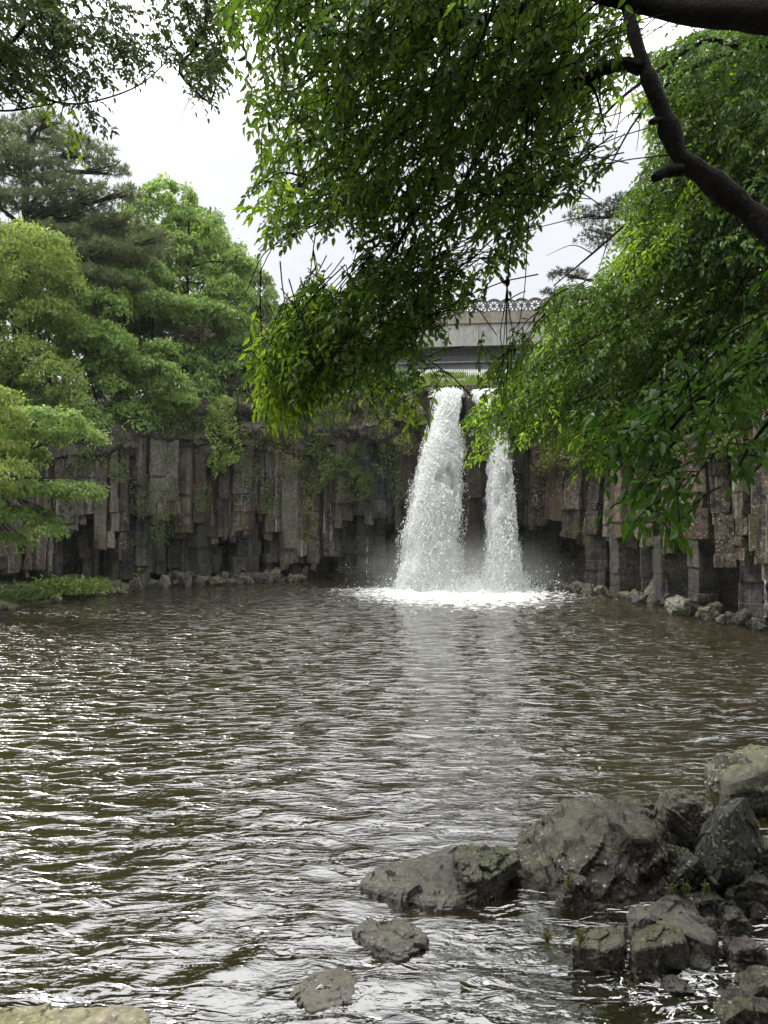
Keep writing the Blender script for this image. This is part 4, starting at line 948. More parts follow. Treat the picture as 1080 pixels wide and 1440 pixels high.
# ------------------------------------------------------------------ ivy, moss growth and grass
def growth(name, label, patches, mat, size, n, group, cat, off=.25, hangf=.6):
    """small leaves hugging the rock: patches of (px, py, rx, ry)"""
    mb = MB(); sm = MB(); c0 = None
    for (px, py, rx, ry) in patches:
        Yc = cliffY(px); k = int(1.9 * n * rx * ry * math.pi / 1000.0)
        a = rng.uniform(0, 6.283, k); q = np.sqrt(rng.uniform(0, 1, k))
        X_, Y2 = px + rx * q * np.cos(a), py + ry * q * np.sin(a)
        yy = cliffY(X_) - off - rng.uniform(0, .75, k)
        P_ = np.stack([(X_ - 540) / F * yy, yy, CAMZ + (HOR - Y2) / F * yy], -1)
        g = fbm(P_ * np.array([1.3, 1.3, 1.3]), 4, 44); ok = g > -.12 + .3 * (q - .6)
        P_ = P_[ok]; k = len(P_)
        P_[:, 1] -= np.maximum(0, g[ok]) * .55
        D = norm(rng.normal(size=(k, 3)) + np.array([0, -.3, -hangf])); N = norm(rng.normal(size=(k, 3)) * .6 + np.array([0, -1, .5]))
        s = size * rng.uniform(.6, 1.3, k)
        flakes(mb, P_, D, N, s, s * .75, np.clip(.5 + g[ok] * .9 + rng.normal(size=k) * .15, 0, 1))
        if c0 is None: c0 = at(px, py, Yc)
        for _ in range(4):
            p0 = at(px + random.uniform(-rx, rx) * .5, py - ry * .8, Yc - off); p1 = at(px + random.uniform(-rx, rx) * .7, py + ry * .8, Yc - off - .2)
            tube(sm, [p0, .5 * (p0 + p1) + rdir(1)[0] * .2, p1], .02, .008, 8, 4)
    root = empty(name, c0, label, cat, group)
    mb.build('leaves', M[mat], root); sm.build('stems', M['bark_far'], root, True)['kind'] = 'stuff'
gi = 'plants clinging to the cliff'
growth('ivy', 'yellow-green ivy bush spilling over the ledge left of centre', [(312, 572, 20, 16), (310, 600, 26, 24), (320, 632, 22, 22), (305, 655, 14, 20)], 'leaf_olive', .15, 260, gi, 'ivy', .6)
growth('ivy', 'dark ivy curtain hanging under the mossy ledge', [(480, 650, 36, 26), (515, 640, 30, 30), (450, 635, 30, 26), (500, 680, 28, 24), (440, 670, 24, 24)], 'leaf_ivy', .14, 230, gi, 'ivy', .45)
growth('moss_growth', 'olive creeping growth over the rock shoulder left of the falls', [(400, 560, 40, 24), (360, 610, 30, 20), (480, 570, 60, 26), (540, 578, 50, 34), (420, 580, 44, 30), (575, 600, 24, 40), (520, 600, 40, 18)], 'leaf_moss', .11, 270, gi, 'creeper', .6)
growth('ivy', 'thin green creeper on the columns near the cave', [(240, 680, 18, 50), (228, 740, 16, 30), (250, 650, 16, 24)], 'leaf_ivy', .09, 170, gi, 'ivy', .5)
growth('ivy', 'sparse olive creeper trailing down right of the red columns', [(425, 690, 20, 28), (432, 735, 16, 30), (405, 660, 20, 20), (395, 600, 30, 40)], 'leaf_moss', .10, 190, gi, 'ivy', .55)
growth('ivy', 'patchy green creeper spilling over the columns under the trees', [(120, 660, 30, 30), (170, 650, 26, 30), (200, 690, 16, 40), (285, 690, 14, 30), (350, 660, 22, 26), (380, 700, 14, 30), (545, 640, 22, 34), (560, 690, 12, 30)], 'leaf_ivy', .10, 150, gi, 'ivy', .5)
growth('ivy', 'dark leafy growth on the cliff below the small hanging tree', [(270, 590, 30, 24), (370, 600, 30, 40), (350, 560, 24, 20), (225, 600, 24, 16)], 'leaf_ivy', .14, 220, gi, 'ivy', .4)
growth('fern', 'olive ferns around the right fall top under the boughs', [(765, 610, 26, 30), (790, 570, 30, 30), (740, 575, 16, 20), (790, 640, 26, 18), (760, 650, 16, 20)], 'leaf_moss', .13, 240, gi, 'fern', .7)
growth('fern', 'green growth over the right cliff behind the leaves', [(850, 640, 40, 26), (900, 620, 50, 30), (980, 620, 60, 30), (830, 600, 40, 30)], 'leaf_ivy', .13, 200, gi, 'fern', .6)

def grass(name, label, n, x0, x1, y0, y1, zf, h, mat, kind='stuff', dens=None):
    x = rng.uniform(x0, x1, n); y = rng.uniform(y0, y1, n); P_ = np.stack([x, y, np.array([zf(a, b) for a, b in zip(x, y)])], -1)
    g = fbm(P_ * .9, 3, 51); P_ = P_[g > -.1]; n = len(P_)
    D = norm(rng.normal(size=(n, 3)) * .4 + np.array([0, 0, 1])); hh = h * rng.uniform(.4, 1.3, n)
    mb = MB(); flakes(mb, P_ + D * hh[:, None] * .45, D, rdir(n), hh, hh * .13, rng.uniform(0, 1, n))
    tag(mb.build(name, M[mat]), label, 'grass', kind=kind)
grass('grass', 'bright grass on the stream bank under the bridge', 9000, 1.5, 8.5, 42.4, 46.3, lambda a, b: np.interp(b, [42.4, 45.6], [10.4, 11.95]), .42, 'grass')
# left shore bank
def bank():
    mb = MB(); n, m = 60, 14; V = []
    for i, px in enumerate(np.linspace(-260, 185, n)):
        pyw = np.interp(px, [-260, -30, 60, 150, 185], [905, 866, 850, 839, 830])
        Yw = CAMZ * F / (pyw - HOR); Yc = cliffY(px) + 1.0
        for a in np.linspace(0, 1, m):
            Y = Yw + max(.8, Yc - Yw) * a; V.append(((px - 540) / F * Y, Y, -.25 + .95 * a ** .7 * np.interp(px, [-260, 120, 185], [1, 1, .5])))
    V = np.array(V); V[:, 2] += .16 * fbm(V * 1.6, 4, 14); V[:, 1] += .3 * fbm(V * .8, 3, 15)
    mb.add(V, grid_faces(n, m)); tag(mb.build('bank', M['ledge'], smooth=True), 'low stony bank at the foot of the left cliff', 'bank', kind='structure')
bank()
def plants(name, label, spots, mat, h, n, group, cat='plant'):
    mb = MB(); c0 = None
    for (px, py, rx, ry) in spots:
        Y0 = CAMZ * F / (py - HOR); k = n
        x = (px - 540) / F * Y0 + rng.normal(size=k) * rx / F * Y0 * .6; y = Y0 + rng.uniform(0, 1.6, k)
        z = .25 + np.abs(rng.normal(size=k)) * ry / F * Y0
        P_ = np.stack([x, y, z], -1); D = norm(rng.normal(size=(k, 3)) + np.array([0, 0, .5])); s = h * rng.uniform(.5, 1.3, k)
        flakes(mb, P_, D, norm(rng.normal(size=(k, 3)) + np.array([0, -.5, 1.2])), s, s * .45, rng.uniform(0, 1, k))
        if c0 is None: c0 = np.array([(px - 540) / F * Y0, Y0, .1])
    root = empty(name, c0, label, cat, group); mb.build('leaves', M[mat], root)
    sm = MB()
    for _ in range(20): 
        e = c0 + np.array([random.uniform(-1, 1), random.uniform(0, 1.2), random.uniform(.2, .5)]); tube(sm, [e * np.array([1, 1, 0]), e], .015, .006, 4, 4)
    sm.build('stems', M['bark_far'], root)['kind'] = 'stuff'
gp = 'low plants on the left bank'
plants('weed_clump', 'bright green weeds on the bank below the maple', [(85, 845, 34, 9), (60, 845, 24, 8), (110, 842, 24, 7)], 'grass', .22, 900, gp)
plants('weed_clump', 'small fern tuft beside the tall pale block', [(172, 826, 18, 11)], 'leaf_mid', .22, 500, gp)
plants('weed_clump', 'darker green weeds nearest the left edge', [(20, 852, 40, 8)], 'leaf_ivy', .2, 700, gp)

# ------------------------------------------------------------------ overhanging near trees: leafy sprays on drooping twigs
def inside(poly, q):
    poly = np.asarray(poly, float); ins = np.zeros(len(q), bool); j = len(poly) - 1
    for i in range(len(poly)):
        (xi, yi), (xj, yj) = poly[i], poly[j]
        ins ^= ((yi > q[:, 1]) != (yj > q[:, 1])) & (q[:, 0] < (xj - xi) * (q[:, 1] - yi) / (yj - yi + 1e-9) + xi); j = i
    return ins

def near_poly(poly, q, m):
    ok = inside(poly, q); m = m * rng.uniform(0, 2.1, len(q))[:, None]
    for a in np.linspace(0, 2 * np.pi, 8, endpoint=False): ok |= inside(poly, q + m * np.array([math.cos(a), math.sin(a)]))
    return ok

def poly_pts(poly, n):
    poly = np.array(poly, float); lo, hi = poly.min(0), poly.max(0); out = []
    while len(out) < n:
        q = rng.uniform(lo, hi, (n * 2, 2)); ins = np.zeros(len(q), bool); j = len(poly) - 1
        for i in range(len(poly)):
            (xi, yi), (xj, yj) = poly[i], poly[j]
            c = ((yi > q[:, 1]) != (yj > q[:, 1])) & (q[:, 0] < (xj - xi) * (q[:, 1] - yi) / (yj - yi + 1e-9) + xi); ins ^= c; j = i
        out += list(q[ins])
    return np.array(out[:n])

def sprays(mbL, mbT, P0, D0, length, nl, leafL, leafW, droop, tint, jit=.5, flat=True):
    k = len(P0); D0 = norm(D0); length = np.broadcast_to(length, (k,))
    pn = norm(np.cross(np.cross(D0, np.array([0, 0, 1.0])), D0) + rng.normal(size=(k, 3)) * .35)   # the spray lies in a plane whose normal tends upward
    t = np.linspace(.12, 1, nl)
    ax = lambda s: P0[:, None] + D0[:, None] * (length[:, None] * s)[..., None] + np.array([0, 0, -1.0]) * (droop * length[:, None] * s ** 2)[..., None]
    B = ax(t[None]); T = norm(D0[:, None] + np.array([0, 0, -1.0]) * (2 * droop * t)[None, :, None])
    S = norm(np.cross(T, pn[:, None])); sg = np.where(np.arange(nl) % 2, 1.0, -1.0)[None, :, None]
    D = norm(T * .62 + S * sg * .8 + np.array([0, 0, -.20]) + rng.normal(size=B.shape) * jit * .6)
    D[:, -1] = norm(T[:, -1] + np.array([0, 0, -.3]))
    N = norm(pn[:, None] + rng.normal(size=B.shape) * jit)
    sz = (leafL * rng.uniform(.55, 1.25, (k, nl)) * (1 - .25 * np.abs(t - .5))[None]).ravel()
    tt = np.clip(np.broadcast_to(tint, (k,))[:, None] + rng.normal(size=(k, nl)) * .14, 0, 1)
    leaves(mbL, B.reshape(-1, 3), D.reshape(-1, 3), N.reshape(-1, 3), sz, sz * (leafW / leafL), tt.ravel())
    s = np.linspace(-.15, 1, 5); A = ax(s[None]); r = .0045 * np.linspace(1.3, .5, 5)
    for_ = np.array([[0, 0, 1.0], [.87, 0, -.5], [-.87, 0, -.5]])
    V = A[:, :, None] + r[None, :, None, None] * for_[None, None]
    fc = grid_faces(5, 3, True)
    mbT.add(V.reshape(-1, 3), (np.arange(k)[:, None, None] * 15 + fc[None]).reshape(-1, 4))

def to3(q, Y): return np.stack([(q[:, 0] - 540) / F * Y, Y, CAMZ + (HOR - q[:, 1]) / F * Y], -1)

def bough(mb, L, r0, r1, n=16, seg=8, wob=.04): tube(mb, [at(*p) for p in L], r0, r1, n, seg, wob)

# --- the near tree: trunk stands outside the frame on the right, two limbs cross the upper right corner
near = empty('overhanging_tree', (4.6, 3.6, .7), 'near dark leafy tree with a bent limb arching over the pool from the right', 'tree', 'trees leaning over the pool')
mb = MB(); tube(mb, [(4.6, 3.6, .2), (4.5, 3.8, 2.0), (4.2, 4.2, 4.0), (4.1, 4.4, 6.2), (4.3, 4.4, 9)], .34, .16, 22, 14, .05); mb.build('trunk', M['bark'], near, True)
mb = MB(); bough(mb, [(1545, 90, 4.35), (1330, 80, 4.5), (1180, 40, 4.6), (1080, 14, 4.8), (980, 8, 5.0), (900, -8, 5.2), (820, -30, 5.4), (700, -90, 5.8)], .14, .06, 26, 12, .07); mb.build('limb', M['bark'], near, True)
mb = MB(); bough(mb, [(1600, 640, 4.1), (1470, 610, 4.25), (1330, 560, 4.4), (1180, 430, 4.7), (1085, 322, 5.0), (1040, 282, 5.1), (985, 238, 5.2), (958, 215, 5.25), (940, 165, 5.3), (922, 120, 5.35), (908, 85, 5.4), (890, 25, 5.45), (870, -60, 5.5)], .108, .042, 44, 12, .13); mb.build('limb', M['bark'], near, True)
mb = MB(); bough(mb, [(960, 236, 5.2), (940, 238, 5.15), (922, 248, 5.1)], .05, .028, 8, 8, .1); mb.build('broken_stub', M['bark'], near, True)
mb = MB(); bough(mb, [(936, 168, 5.3), (926, 165, 5.25), (918, 168, 5.2)], .032, .02, 5, 8, .1); mb.build('broken_stub', M['bark'], near, True)
side = [[(905, 90, 5.4), (880, 84, 5.45), (850, 92, 5.55), (815, 112, 5.7), (780, 120, 5.8), (745, 140, 5.9), (700, 170, 6.1), (655, 186, 6.3), (620, 192, 6.4), (560, 230, 6.6)],
        [(760, 126, 5.8), (700, 120, 5.9), (650, 122, 6.0), (600, 140, 6.1), (540, 170, 6.2), (480, 200, 6.3), (420, 260, 6.4)],
        [(820, -30, 5.4), (720, 10, 5.6), (640, 30, 5.7), (560, 60, 5.8), (480, 40, 5.9), (400, 60, 6.0)],
        [(700, 170, 6.1), (660, 240, 6.5), (630, 320, 6.8), (600, 400, 7.0), (570, 480, 7.2)],
        [(640, 190, 6.3), (600, 270, 6.6), (560, 340, 6.8), (500, 420, 7.0), (440, 500, 7.1), (420, 540, 7.2)],
        [(620, 192, 6.4), (560, 230, 6.6), (500, 280, 6.8), (430, 320, 6.9), (390, 340, 7.0)],
        [(745, 140, 5.9), (738, 220, 6.1), (725, 300, 6.2), (716, 380, 6.2), (712, 440, 6.2), (706, 520, 6.2)],
        [(750, 150, 5.9), (748, 250, 6.0), (742, 350, 6.05), (738, 410, 6.05), (728, 470, 6.05), (722, 500, 6.05)]]
rad = [.055, .035, .04, .024, .024, .020, .011, .007]
for L, r in zip(side, rad):
    mb = MB(); bough(mb, L, r, r * .22, 26, 7, .05)
    if r == .011:  # woody knot on the hanging shoot, and wisps
        c = at(714, 395, 6.2); tube(mb, [c + np.array([-.004, 0, .045]), c + np.array([.003, 0, .02]), c], .008, .026, 6, 8, .1); tube(mb, [c, c + np.array([.002, 0, -.02]), c + np.array([-.003, 0, -.045])], .026, .008, 6, 8, .1)
        for k in range(3): bough(mb, [(714, 400, 6.2), (710 + 3 * k, 432, 6.2), (704 + 9 * k, 470, 6.2), (709 + 5 * k, 505, 6.2), (700 + 12 * k, 535 + 12 * k, 6.2)], .006, .0025, 14, 5)
        bough(mb, [(716, 420, 6.2), (730, 412, 6.12), (740, 408, 6.05)], .006, .004, 6, 5)
    mb.build('branch', M['bark'], near, True)
# side twigs off the boughs
mb = MB()
for L, r in zip(side[:6], rad[:6]):
    P_ = smooth_path([at(*p) for p in L], 30)
    for k in range(16):
        b = P_[random.randint(4, 29)]; e = b + np.array([random.uniform(-.6, .35), random.uniform(-.4, .5), random.uniform(-.45, .15)])
        tube(mb, [b, .5 * (b + e) + np.array([0, 0, .12]), e], r * .35, .004, 8, 5)
for k in range(12):   # thin hanging shoots under the long bough
    px = random.uniform(600, 720); b = at(px, 188 + (px - 620) * -.2, 6.3); e = at(px - random.uniform(5, 50), 188 + random.uniform(60, 190), 6.5)
    tube(mb, [b, .6 * b + .4 * e + np.array([.06, 0, .05]), e], .008, .003, 10, 5)
TW_near = mb
B1 = [(345, -120), (330, 20), (362, 40), (380, 110), (366, 150), (372, 240), (350, 300), (362, 335), (395, 340), (420, 320), (470, 310), (505, 300), (520, 320), (560, 360), (620, 350), (660, 320), (700, 330), (745, 320), (748, 280), (800, 285), (860, 260), (865, 215), (830, 190), (850, 140), (880, 110), (880, -120)]
B2 = [(500, 320), (470, 365), (440, 400), (420, 430), (395, 470), (372, 500), (375, 540), (410, 580), (440, 560), (500, 545), (545, 550), (575, 585), (600, 570), (605, 500), (640, 430), (640, 360), (600, 330)]
B3 = [(600, 330), (640, 330), (690, 310), (745, 285), (755, 345), (715, 375), (670, 390), (645, 430), (610, 490), (560, 460)]
GAPS = np.array([(480, 355, 26), (450, 365, 20), (680, 350, 13), (665, 362, 12), (618, 388, 9), (830, 340, 50), (780, 350, 35), (610, 45, 10), (620, 75, 13), (655, 235, 14), (690, 225, 10), (850, 195, 16), (650, 385, 8), (505, 330, 10), (870, 240, 16), (810, 262, 10), (505, 185, 5), (470, 230, 5), (700, 60, 6), (860, 120, 8), (590, 405, 7), (760, 380, 25), (655, 468, 12), (690, 446, 13), (742, 442, 14), (618, 505, 9), (705, 498, 10), (640, 532, 15), (672, 548, 13), (755, 478, 9), (622, 452, 8), (720, 425, 12), (640, 575, 16), (430, 445, 9), (620, 560, 14), (702, 612, 15), (470, 400, 12), (440, 430, 10), (700, 470, 10), (655, 500, 12), (570, 250, 7), (430, 180, 7), (520, 120, 7), (400, 90, 6), (560, 320, 8), (590, 280, 7)], float)
def gap_ok(q):
    ok = np.ones(len(q), bool)
    for x, y, r in GAPS: ok &= np.hypot(q[:, 0] - x, q[:, 1] - y) > r * 1.15
    return ok
def canopy(poly, n, Yf, dY, leafL, leafW, length, nl, droop, mbL, mbT, dirf, tint=(.5, .2), gaps=True, thin=None):
    q = poly_pts(poly, n)
    if gaps: q = q[gap_ok(q)]
    nb = max(2, int(len(q) / 8)); q = q[:nb]
    Y = Yf(q) + rng.uniform(-dY, dY, len(q))
    Pm = to3(q, Y); g = fbm(Pm * 1.15, 3, 61)
    if thin is not None: m = g > thin; Pm, g, q = Pm[m], g[m], q[m]
    nb = len(Pm); LB = 2.3 * length * rng.uniform(.6, 1.35, nb)
    D = norm(dirf(q) * np.array([1, 1, .65]) + rng.normal(size=(nb, 3)) * np.array([.35, .5, .22]))
    S = norm(np.cross(D, np.array([0, 0, 1.0])) + rng.normal(size=(nb, 3)) * .15)
    base = Pm - D * (LB * .55)[:, None] + np.array([0, 0, .1]) * LB[:, None]
    ts = np.linspace(.14, 1.0, 8); sg = np.array([1, -1, 1, -1, 1, -1, 1, 0.])
    pos = lambda t: base[:, None] + D[:, None] * (LB[:, None] * t)[..., None] - np.array([0, 0, 1.0]) * (droop * .7 * LB[:, None] * t ** 2)[..., None]
    P0 = pos(ts[None]) + rng.normal(size=(nb, 8, 3)) * .03
    T = norm(D[:, None] - np.array([0, 0, 1.0]) * (1.4 * droop * ts)[None, :, None])
    DD = T * .8 + S[:, None] * sg[None, :, None] * .85 + rng.normal(size=(nb, 8, 3)) * .22
    L = (length * .78 * rng.uniform(.7, 1.3, (nb, 8)) * (1.15 - .45 * ts)[None])
    tt = np.clip(tint[0] + g[:, None] * .5 + rng.normal(size=(nb, 1)) * tint[1] + rng.normal(size=(nb, 8)) * .07, 0, 1)
    P0, DD, L, tt = P0.reshape(-1, 3), DD.reshape(-1, 3), L.ravel(), tt.ravel(); own = np.repeat(np.arange(nb), 8)
    Pt = P0 + norm(DD) * (L * .9)[:, None] - np.array([0, 0, 1.0]) * (droop * L * .8)[:, None]; ptp = np.stack([540 + F * Pt[:, 0] / Pt[:, 1], HOR - (Pt[:, 2] - CAMZ) * F / Pt[:, 1]], -1)
    ok = near_poly(poly, ptp, 14 if not gaps or len(poly) < 14 else 20); P0, DD, L, tt, own = P0[ok], DD[ok], L[ok], tt[ok], own[ok]
    if gaps:
        Pc = P0 + norm(DD) * L[:, None] * .5; pr = np.stack([540 + F * Pc[:, 0] / Pc[:, 1], HOR - (Pc[:, 2] - CAMZ) * F / Pc[:, 1]], -1); ok = gap_ok(pr)
        P0, DD, L, tt, own = P0[ok], DD[ok], L[ok], tt[ok], own[ok]
    cnt = np.bincount(own, minlength=nb); ok = cnt[own] >= 3; P0, DD, L, tt = P0[ok], DD[ok], L[ok], tt[ok]
    sprays(mbL, mbT, P0, DD, L, max(6, int(nl * .75)), leafL, leafW, droop, tt)
    st = np.linspace(-.12, .96, 6); A = pos(st[None]); A = A + np.sin(np.linspace(0, 5, 6))[None, :, None] * rng.normal(size=(nb, 1, 3)) * .018; A = A[cnt >= 6]; nb = len(A); r = .0055 * np.linspace(1.3, .4, 6)
    f3 = np.array([[0, 0, 1.0], [.87, 0, -.5], [-.87, 0, -.5]])
    V = A[:, :, None] + r[None, :, None, None] * f3[None, None]
    mbT.add(V.reshape(-1, 3), (np.arange(nb)[:, None, None] * 18 + grid_faces(6, 3, True)[None]).reshape(-1, 4))
mbA = MB()
yf = lambda q: np.interp(q[:, 1], [-100, 0, 300, 600], [5.4, 5.7, 6.5, 7.2])
dl = lambda q: np.stack([-.55 + 0 * q[:, 0], .1 + 0 * q[:, 0], -.45 + 0 * q[:, 0]], -1)
canopy(B1, 2350, yf, .9, .088, .043, .46, 14, .28, mbA, TW_near, dl, (.45, .22), thin=-.22)
canopy(B2, 840, yf, .7, .09, .043, .43, 13, .35, mbA, TW_near, dl, (.45, .2), thin=-.5)
canopy(B3, 130, yf, .6, .088, .042, .38, 11, .45, mbA, TW_near, dl, (.40, .2), thin=-.3)
# shoots dangling along the two hanging stems
Lh = [(470, 40, 40), (560, 10, 30)]
HANGP = [(600, 440), (640, 430), (690, 470), (720, 455), (745, 440), (770, 430), (760, 500), (700, 545), (660, 560), (640, 540), (620, 500)]
canopy(HANGP, 170, lambda q: np.full(len(q), 6.3), .5, .10, .043, .40, 11, .7, mbA, TW_near, dl, (.55, .2))
mbA.build('foliage', M['leaf_near'], near)
mbB = MB()
canopy([(362, 470), (395, 430), (450, 400), (480, 470), (450, 545), (410, 592), (385, 585), (365, 540)], 330, lambda q: np.full(len(q), 7.0), .5, .115, .045, .45, 12, .55, mbB, TW_near, dl, (.5, .2), gaps=False)
canopy([(430, 540), (520, 530), (590, 560), (590, 590), (560, 585), (480, 560)], 36, lambda q: np.full(len(q), 7.0), .4, .11, .045, .4, 11, .7, mbB, TW_near, dl, (.4, .2), gaps=False)
canopy([(350, 300), (420, 330), (460, 320), (440, 280), (390, 250), (370, 230)], 60, lambda q: np.full(len(q), 6.5), .4, .11, .043, .4, 11, .6, mbB, TW_near, dl, (.3, .2), gaps=False)
canopy([(440, 130), (520, 60), (640, 40), (720, 50), (700, 110), (560, 170), (470, 190)], 70, lambda q: np.full(len(q), 6.3), .7, .105, .043, .45, 12, .4, mbB, TW_near, dl, (.2, .2))
mbB.build('bright_foliage', M['leaf_tip'], near)  # brighter leaf colour paints in the light on sprays outside the shade
# large shiny leaves close by on the right
mbD = MB()
dd = lambda q: np.stack([-.5 + 0 * q[:, 0], -.1 + 0 * q[:, 0], -.5 + 0 * q[:, 0]], -1)
for poly, n in (([(880, 560), (960, 520), (1100, 470), (1110, 560), (1010, 590), (985, 610), (955, 640), (965, 700), (958, 755), (905, 760), (890, 710), (855, 700), (865, 640), (840, 620)], 190), ([(1000, 640), (1070, 590), (1110, 600), (1100, 650), (1040, 680)], 40), ([(1060, 420), (1130, 380), (1130, 520), (1080, 520)], 50)):
    canopy(poly, n, lambda q: np.full(len(q), 5.0), .5, .115, .054, .36, 9, .4, mbD, TW_near, dd, (.45, .25), gaps=False)
mbD.build('large_foliage', M['leaf_big'], near)
mb = MB(); bough(mb, [(1600, 640, 4.1), (1470, 612, 4.25), (1330, 560, 4.4), (1180, 470, 4.7), (1080, 500, 4.9), (1000, 550, 5.0), (940, 610, 5.0), (915, 690, 5.0), (905, 740, 5.0)], .04, .006, 24, 7); mb.build('branch', M['bark'], near, True)
mb = MB(); bough(mb, [(1180, 470, 4.7), (1110, 560, 4.9), (1060, 620, 5.0), (1035, 665, 5.0)], .02, .005, 14, 6); mb.build('branch', M['bark'], near, True)
TW_near.build('twigs', M['bark'], near, True)

# --- drooping right-hand tree, farther out along the right shore
rt = empty('drooping_tree', (9.6, 9.8, 1.2), 'sunlit tree with long drooping boughs along the right shore', 'tree', 'trees leaning over the pool')
mb = MB(); tube(mb, [(9.6, 9.8, .4), (9.3, 10.2, 3), (8.9, 10.6, 6), (8.6, 10.8, 9), (8.2, 11, 12)], .36, .12, 22, 12, .05); mb.build('trunk', M['bark'], rt, True)
TW = MB(); RB = [[(1440, 320, 10.6), (1330, 330, 11), (1180, 380, 11), (1080, 420, 11.2), (1000, 470, 11.5), (930, 520, 11.8), (860, 580, 12), (800, 625, 12.2)],
      [(1440, 130, 10.6), (1250, 140, 11), (1120, 150, 11), (1020, 200, 11.2), (920, 280, 11.4), (840, 350, 11.6), (780, 400, 11.8)],
      [(1440, 220, 10.6), (1250, 230, 10.5), (1100, 240, 10.5), (1000, 330, 10.8), (900, 390, 11.2), (830, 450, 11.5), (760, 520, 12), (690, 590, 12.4)],
      [(1420, -60, 10.7), (1280, 30, 10.3), (1150, 60, 10), (1060, 60, 10), (960, 100, 10.3), (900, 160, 10.6), (860, 230, 11)],
      [(1440, 220, 10.6), (1250, 230, 10.5), (1130, 330, 10.6), (1000, 400, 10.8), (930, 480, 11), (880, 560, 11.2), (830, 650, 11.4)],
      [(1480, 420, 10.2), (1320, 430, 10.1), (1180, 470, 10), (1080, 520, 10.2), (1000, 580, 10.4), (930, 640, 10.6), (890, 690, 10.6)],
      [(1420, -60, 10.7), (1240, 20, 10.3), (1060, 60, 10), (1000, 50, 9.8), (920, 100, 9.6), (850, 160, 9.8), (800, 250, 10)]]
for L in RB:
    mb = MB(); bough(mb, L, .05, .01, 24, 6, .05); mb.build('branch', M['bark'], rt, True)
    P_ = smooth_path([at(*p) for p in L], 40)
    for k in range(9):
        b = P_[random.randint(6, 34)]; e = b + np.array([random.uniform(-.9, .1), random.uniform(-.6, .8), random.uniform(-.9, .1)])
        tube(TW, [b, .5 * (b + e) + np.array([.05, 0, .15]), e], .012, .003, 8, 4)
RC = [(1160, -60), (1010, 30), (930, 60), (905, 110), (935, 170), (930, 215), (912, 262), (885, 310), (855, 350), (825, 376), (800, 400), (780, 425), (775, 455), (785, 480), (750, 510), (700, 530), (660, 565), (672, 600), (700, 595), (745, 630), (790, 605), (830, 625), (820, 665), (880, 640), (930, 625), (1000, 575), (1160, 570)]
yr = lambda q: 11.0 + (1000 - q[:, 0]) / 300.0
dr = lambda q: np.stack([-.75 + 0 * q[:, 0], -.1 + 0 * q[:, 0], -.40 + 0 * q[:, 0]], -1)
mbR = MB()
canopy(RC, 7000, yr, 1.5, .100, .052, .50, 14, .3, mbR, TW, dr, (.5, .2), gaps=True, thin=-.36)
mbR.build('foliage', M['leaf_right'], rt)
mbS = MB()
for poly, n in (([(655, 570), (740, 530), (790, 520), (800, 560), (750, 630), (715, 610), (680, 635), (665, 600)], 150), ([(790, 590), (880, 560), (920, 600), (880, 640), (840, 660), (815, 668), (815, 640)], 170), ([(880, 130), (960, 90), (1040, 120), (1030, 220), (960, 240), (930, 180)], 130), ([(880, 300), (1000, 250), (1040, 320), (960, 400), (860, 400)], 120), ([(755, 450), (790, 430), (800, 470), (760, 480)], 14)):
    canopy(poly, n, lambda q: yr(q) - .9, .6, .098, .042, .5, 14, .45, mbS, TW, dr, (.45, .2), gaps=False)
mbS.build('bright_foliage', M['leaf_tip'], rt)  # light on these boughs is put into a brighter leaf colour
TW.build('twigs', M['bark'], rt, True)

# --- second overhanging tree whose bough ends fill the upper left corner
lt = empty('overhanging_tree', (-8.5, 6.5, 1.0), 'small-leaved dark tree reaching in at the upper left corner', 'tree', 'trees leaning over the pool')
mb = MB(); tube(mb, [(-8.5, 6.5, .3), (-8.3, 7, 3), (-7.6, 7.8, 6), (-6.6, 8.2, 9), (-6.0, 8.4, 12)], .30, .12, 20, 12, .05); mb.build('trunk', M['bark'], lt, True)
TL = MB()
LB = [[(-330, -60, 8.1), (-300, -100, 8), (-60, 40, 8.2), (0, 60, 8.4), (35, 25, 8.5), (70, 5, 8.6), (110, -60, 8.7)], [(-310, -60, 8.2), (-200, -160, 8), (60, -80, 8.4), (70, 20, 8.5), (72, 60, 8.6), (90, 110, 8.7), (82, 160, 8.8)],
      [(-270, -150, 8.3), (60, -200, 8.2), (240, -100, 8.4), (288, 0, 8.5), (275, 55, 8.5), (250, 90, 8.5), (268, 118, 8.5), (292, 138, 8.5), (302, 115, 8.5)], [(-330, 20, 8.1), (-60, 40, 8.2), (20, 110, 8.6), (80, 140, 8.7), (140, 135, 8.8), (200, 110, 8.8), (250, 60, 8.6)], [(-390, 150, 8.0), (-150, 120, 8.2), (-20, 150, 8.4), (50, 145, 8.6), (110, 130, 8.8)]]
for L, r in zip(LB, (.04, .03, .045, .022, .022)):
    mb = MB(); bough(mb, L, r, r * .22, 24, 6, .05); mb.build('branch', M['bark'], lt, True)
    P_ = smooth_path([at(*p) for p in L], 40)
    for k in range(9):
        b = P_[random.randint(8, 34)]; e = b + np.array([random.uniform(-.45, .45), random.uniform(-.4, .4), random.uniform(-.18, .2)])
        tube(TL, [b, .5 * (b + e) + np.array([0, 0, .08]), e], .007, .002, 8, 4)
LA = [(-120, -120), (340, -120), (335, 20), (318, 60), (296, 125), (275, 120), (250, 95), (222, 100), (205, 90), (165, 115), (130, 120), (110, 105), (80, 130), (40, 120), (-20, 150), (-120, 200)]
mbL = MB(); dlf = lambda q: np.stack([.5 + 0 * q[:, 0], 0 * q[:, 0], -.35 + 0 * q[:, 0]], -1)
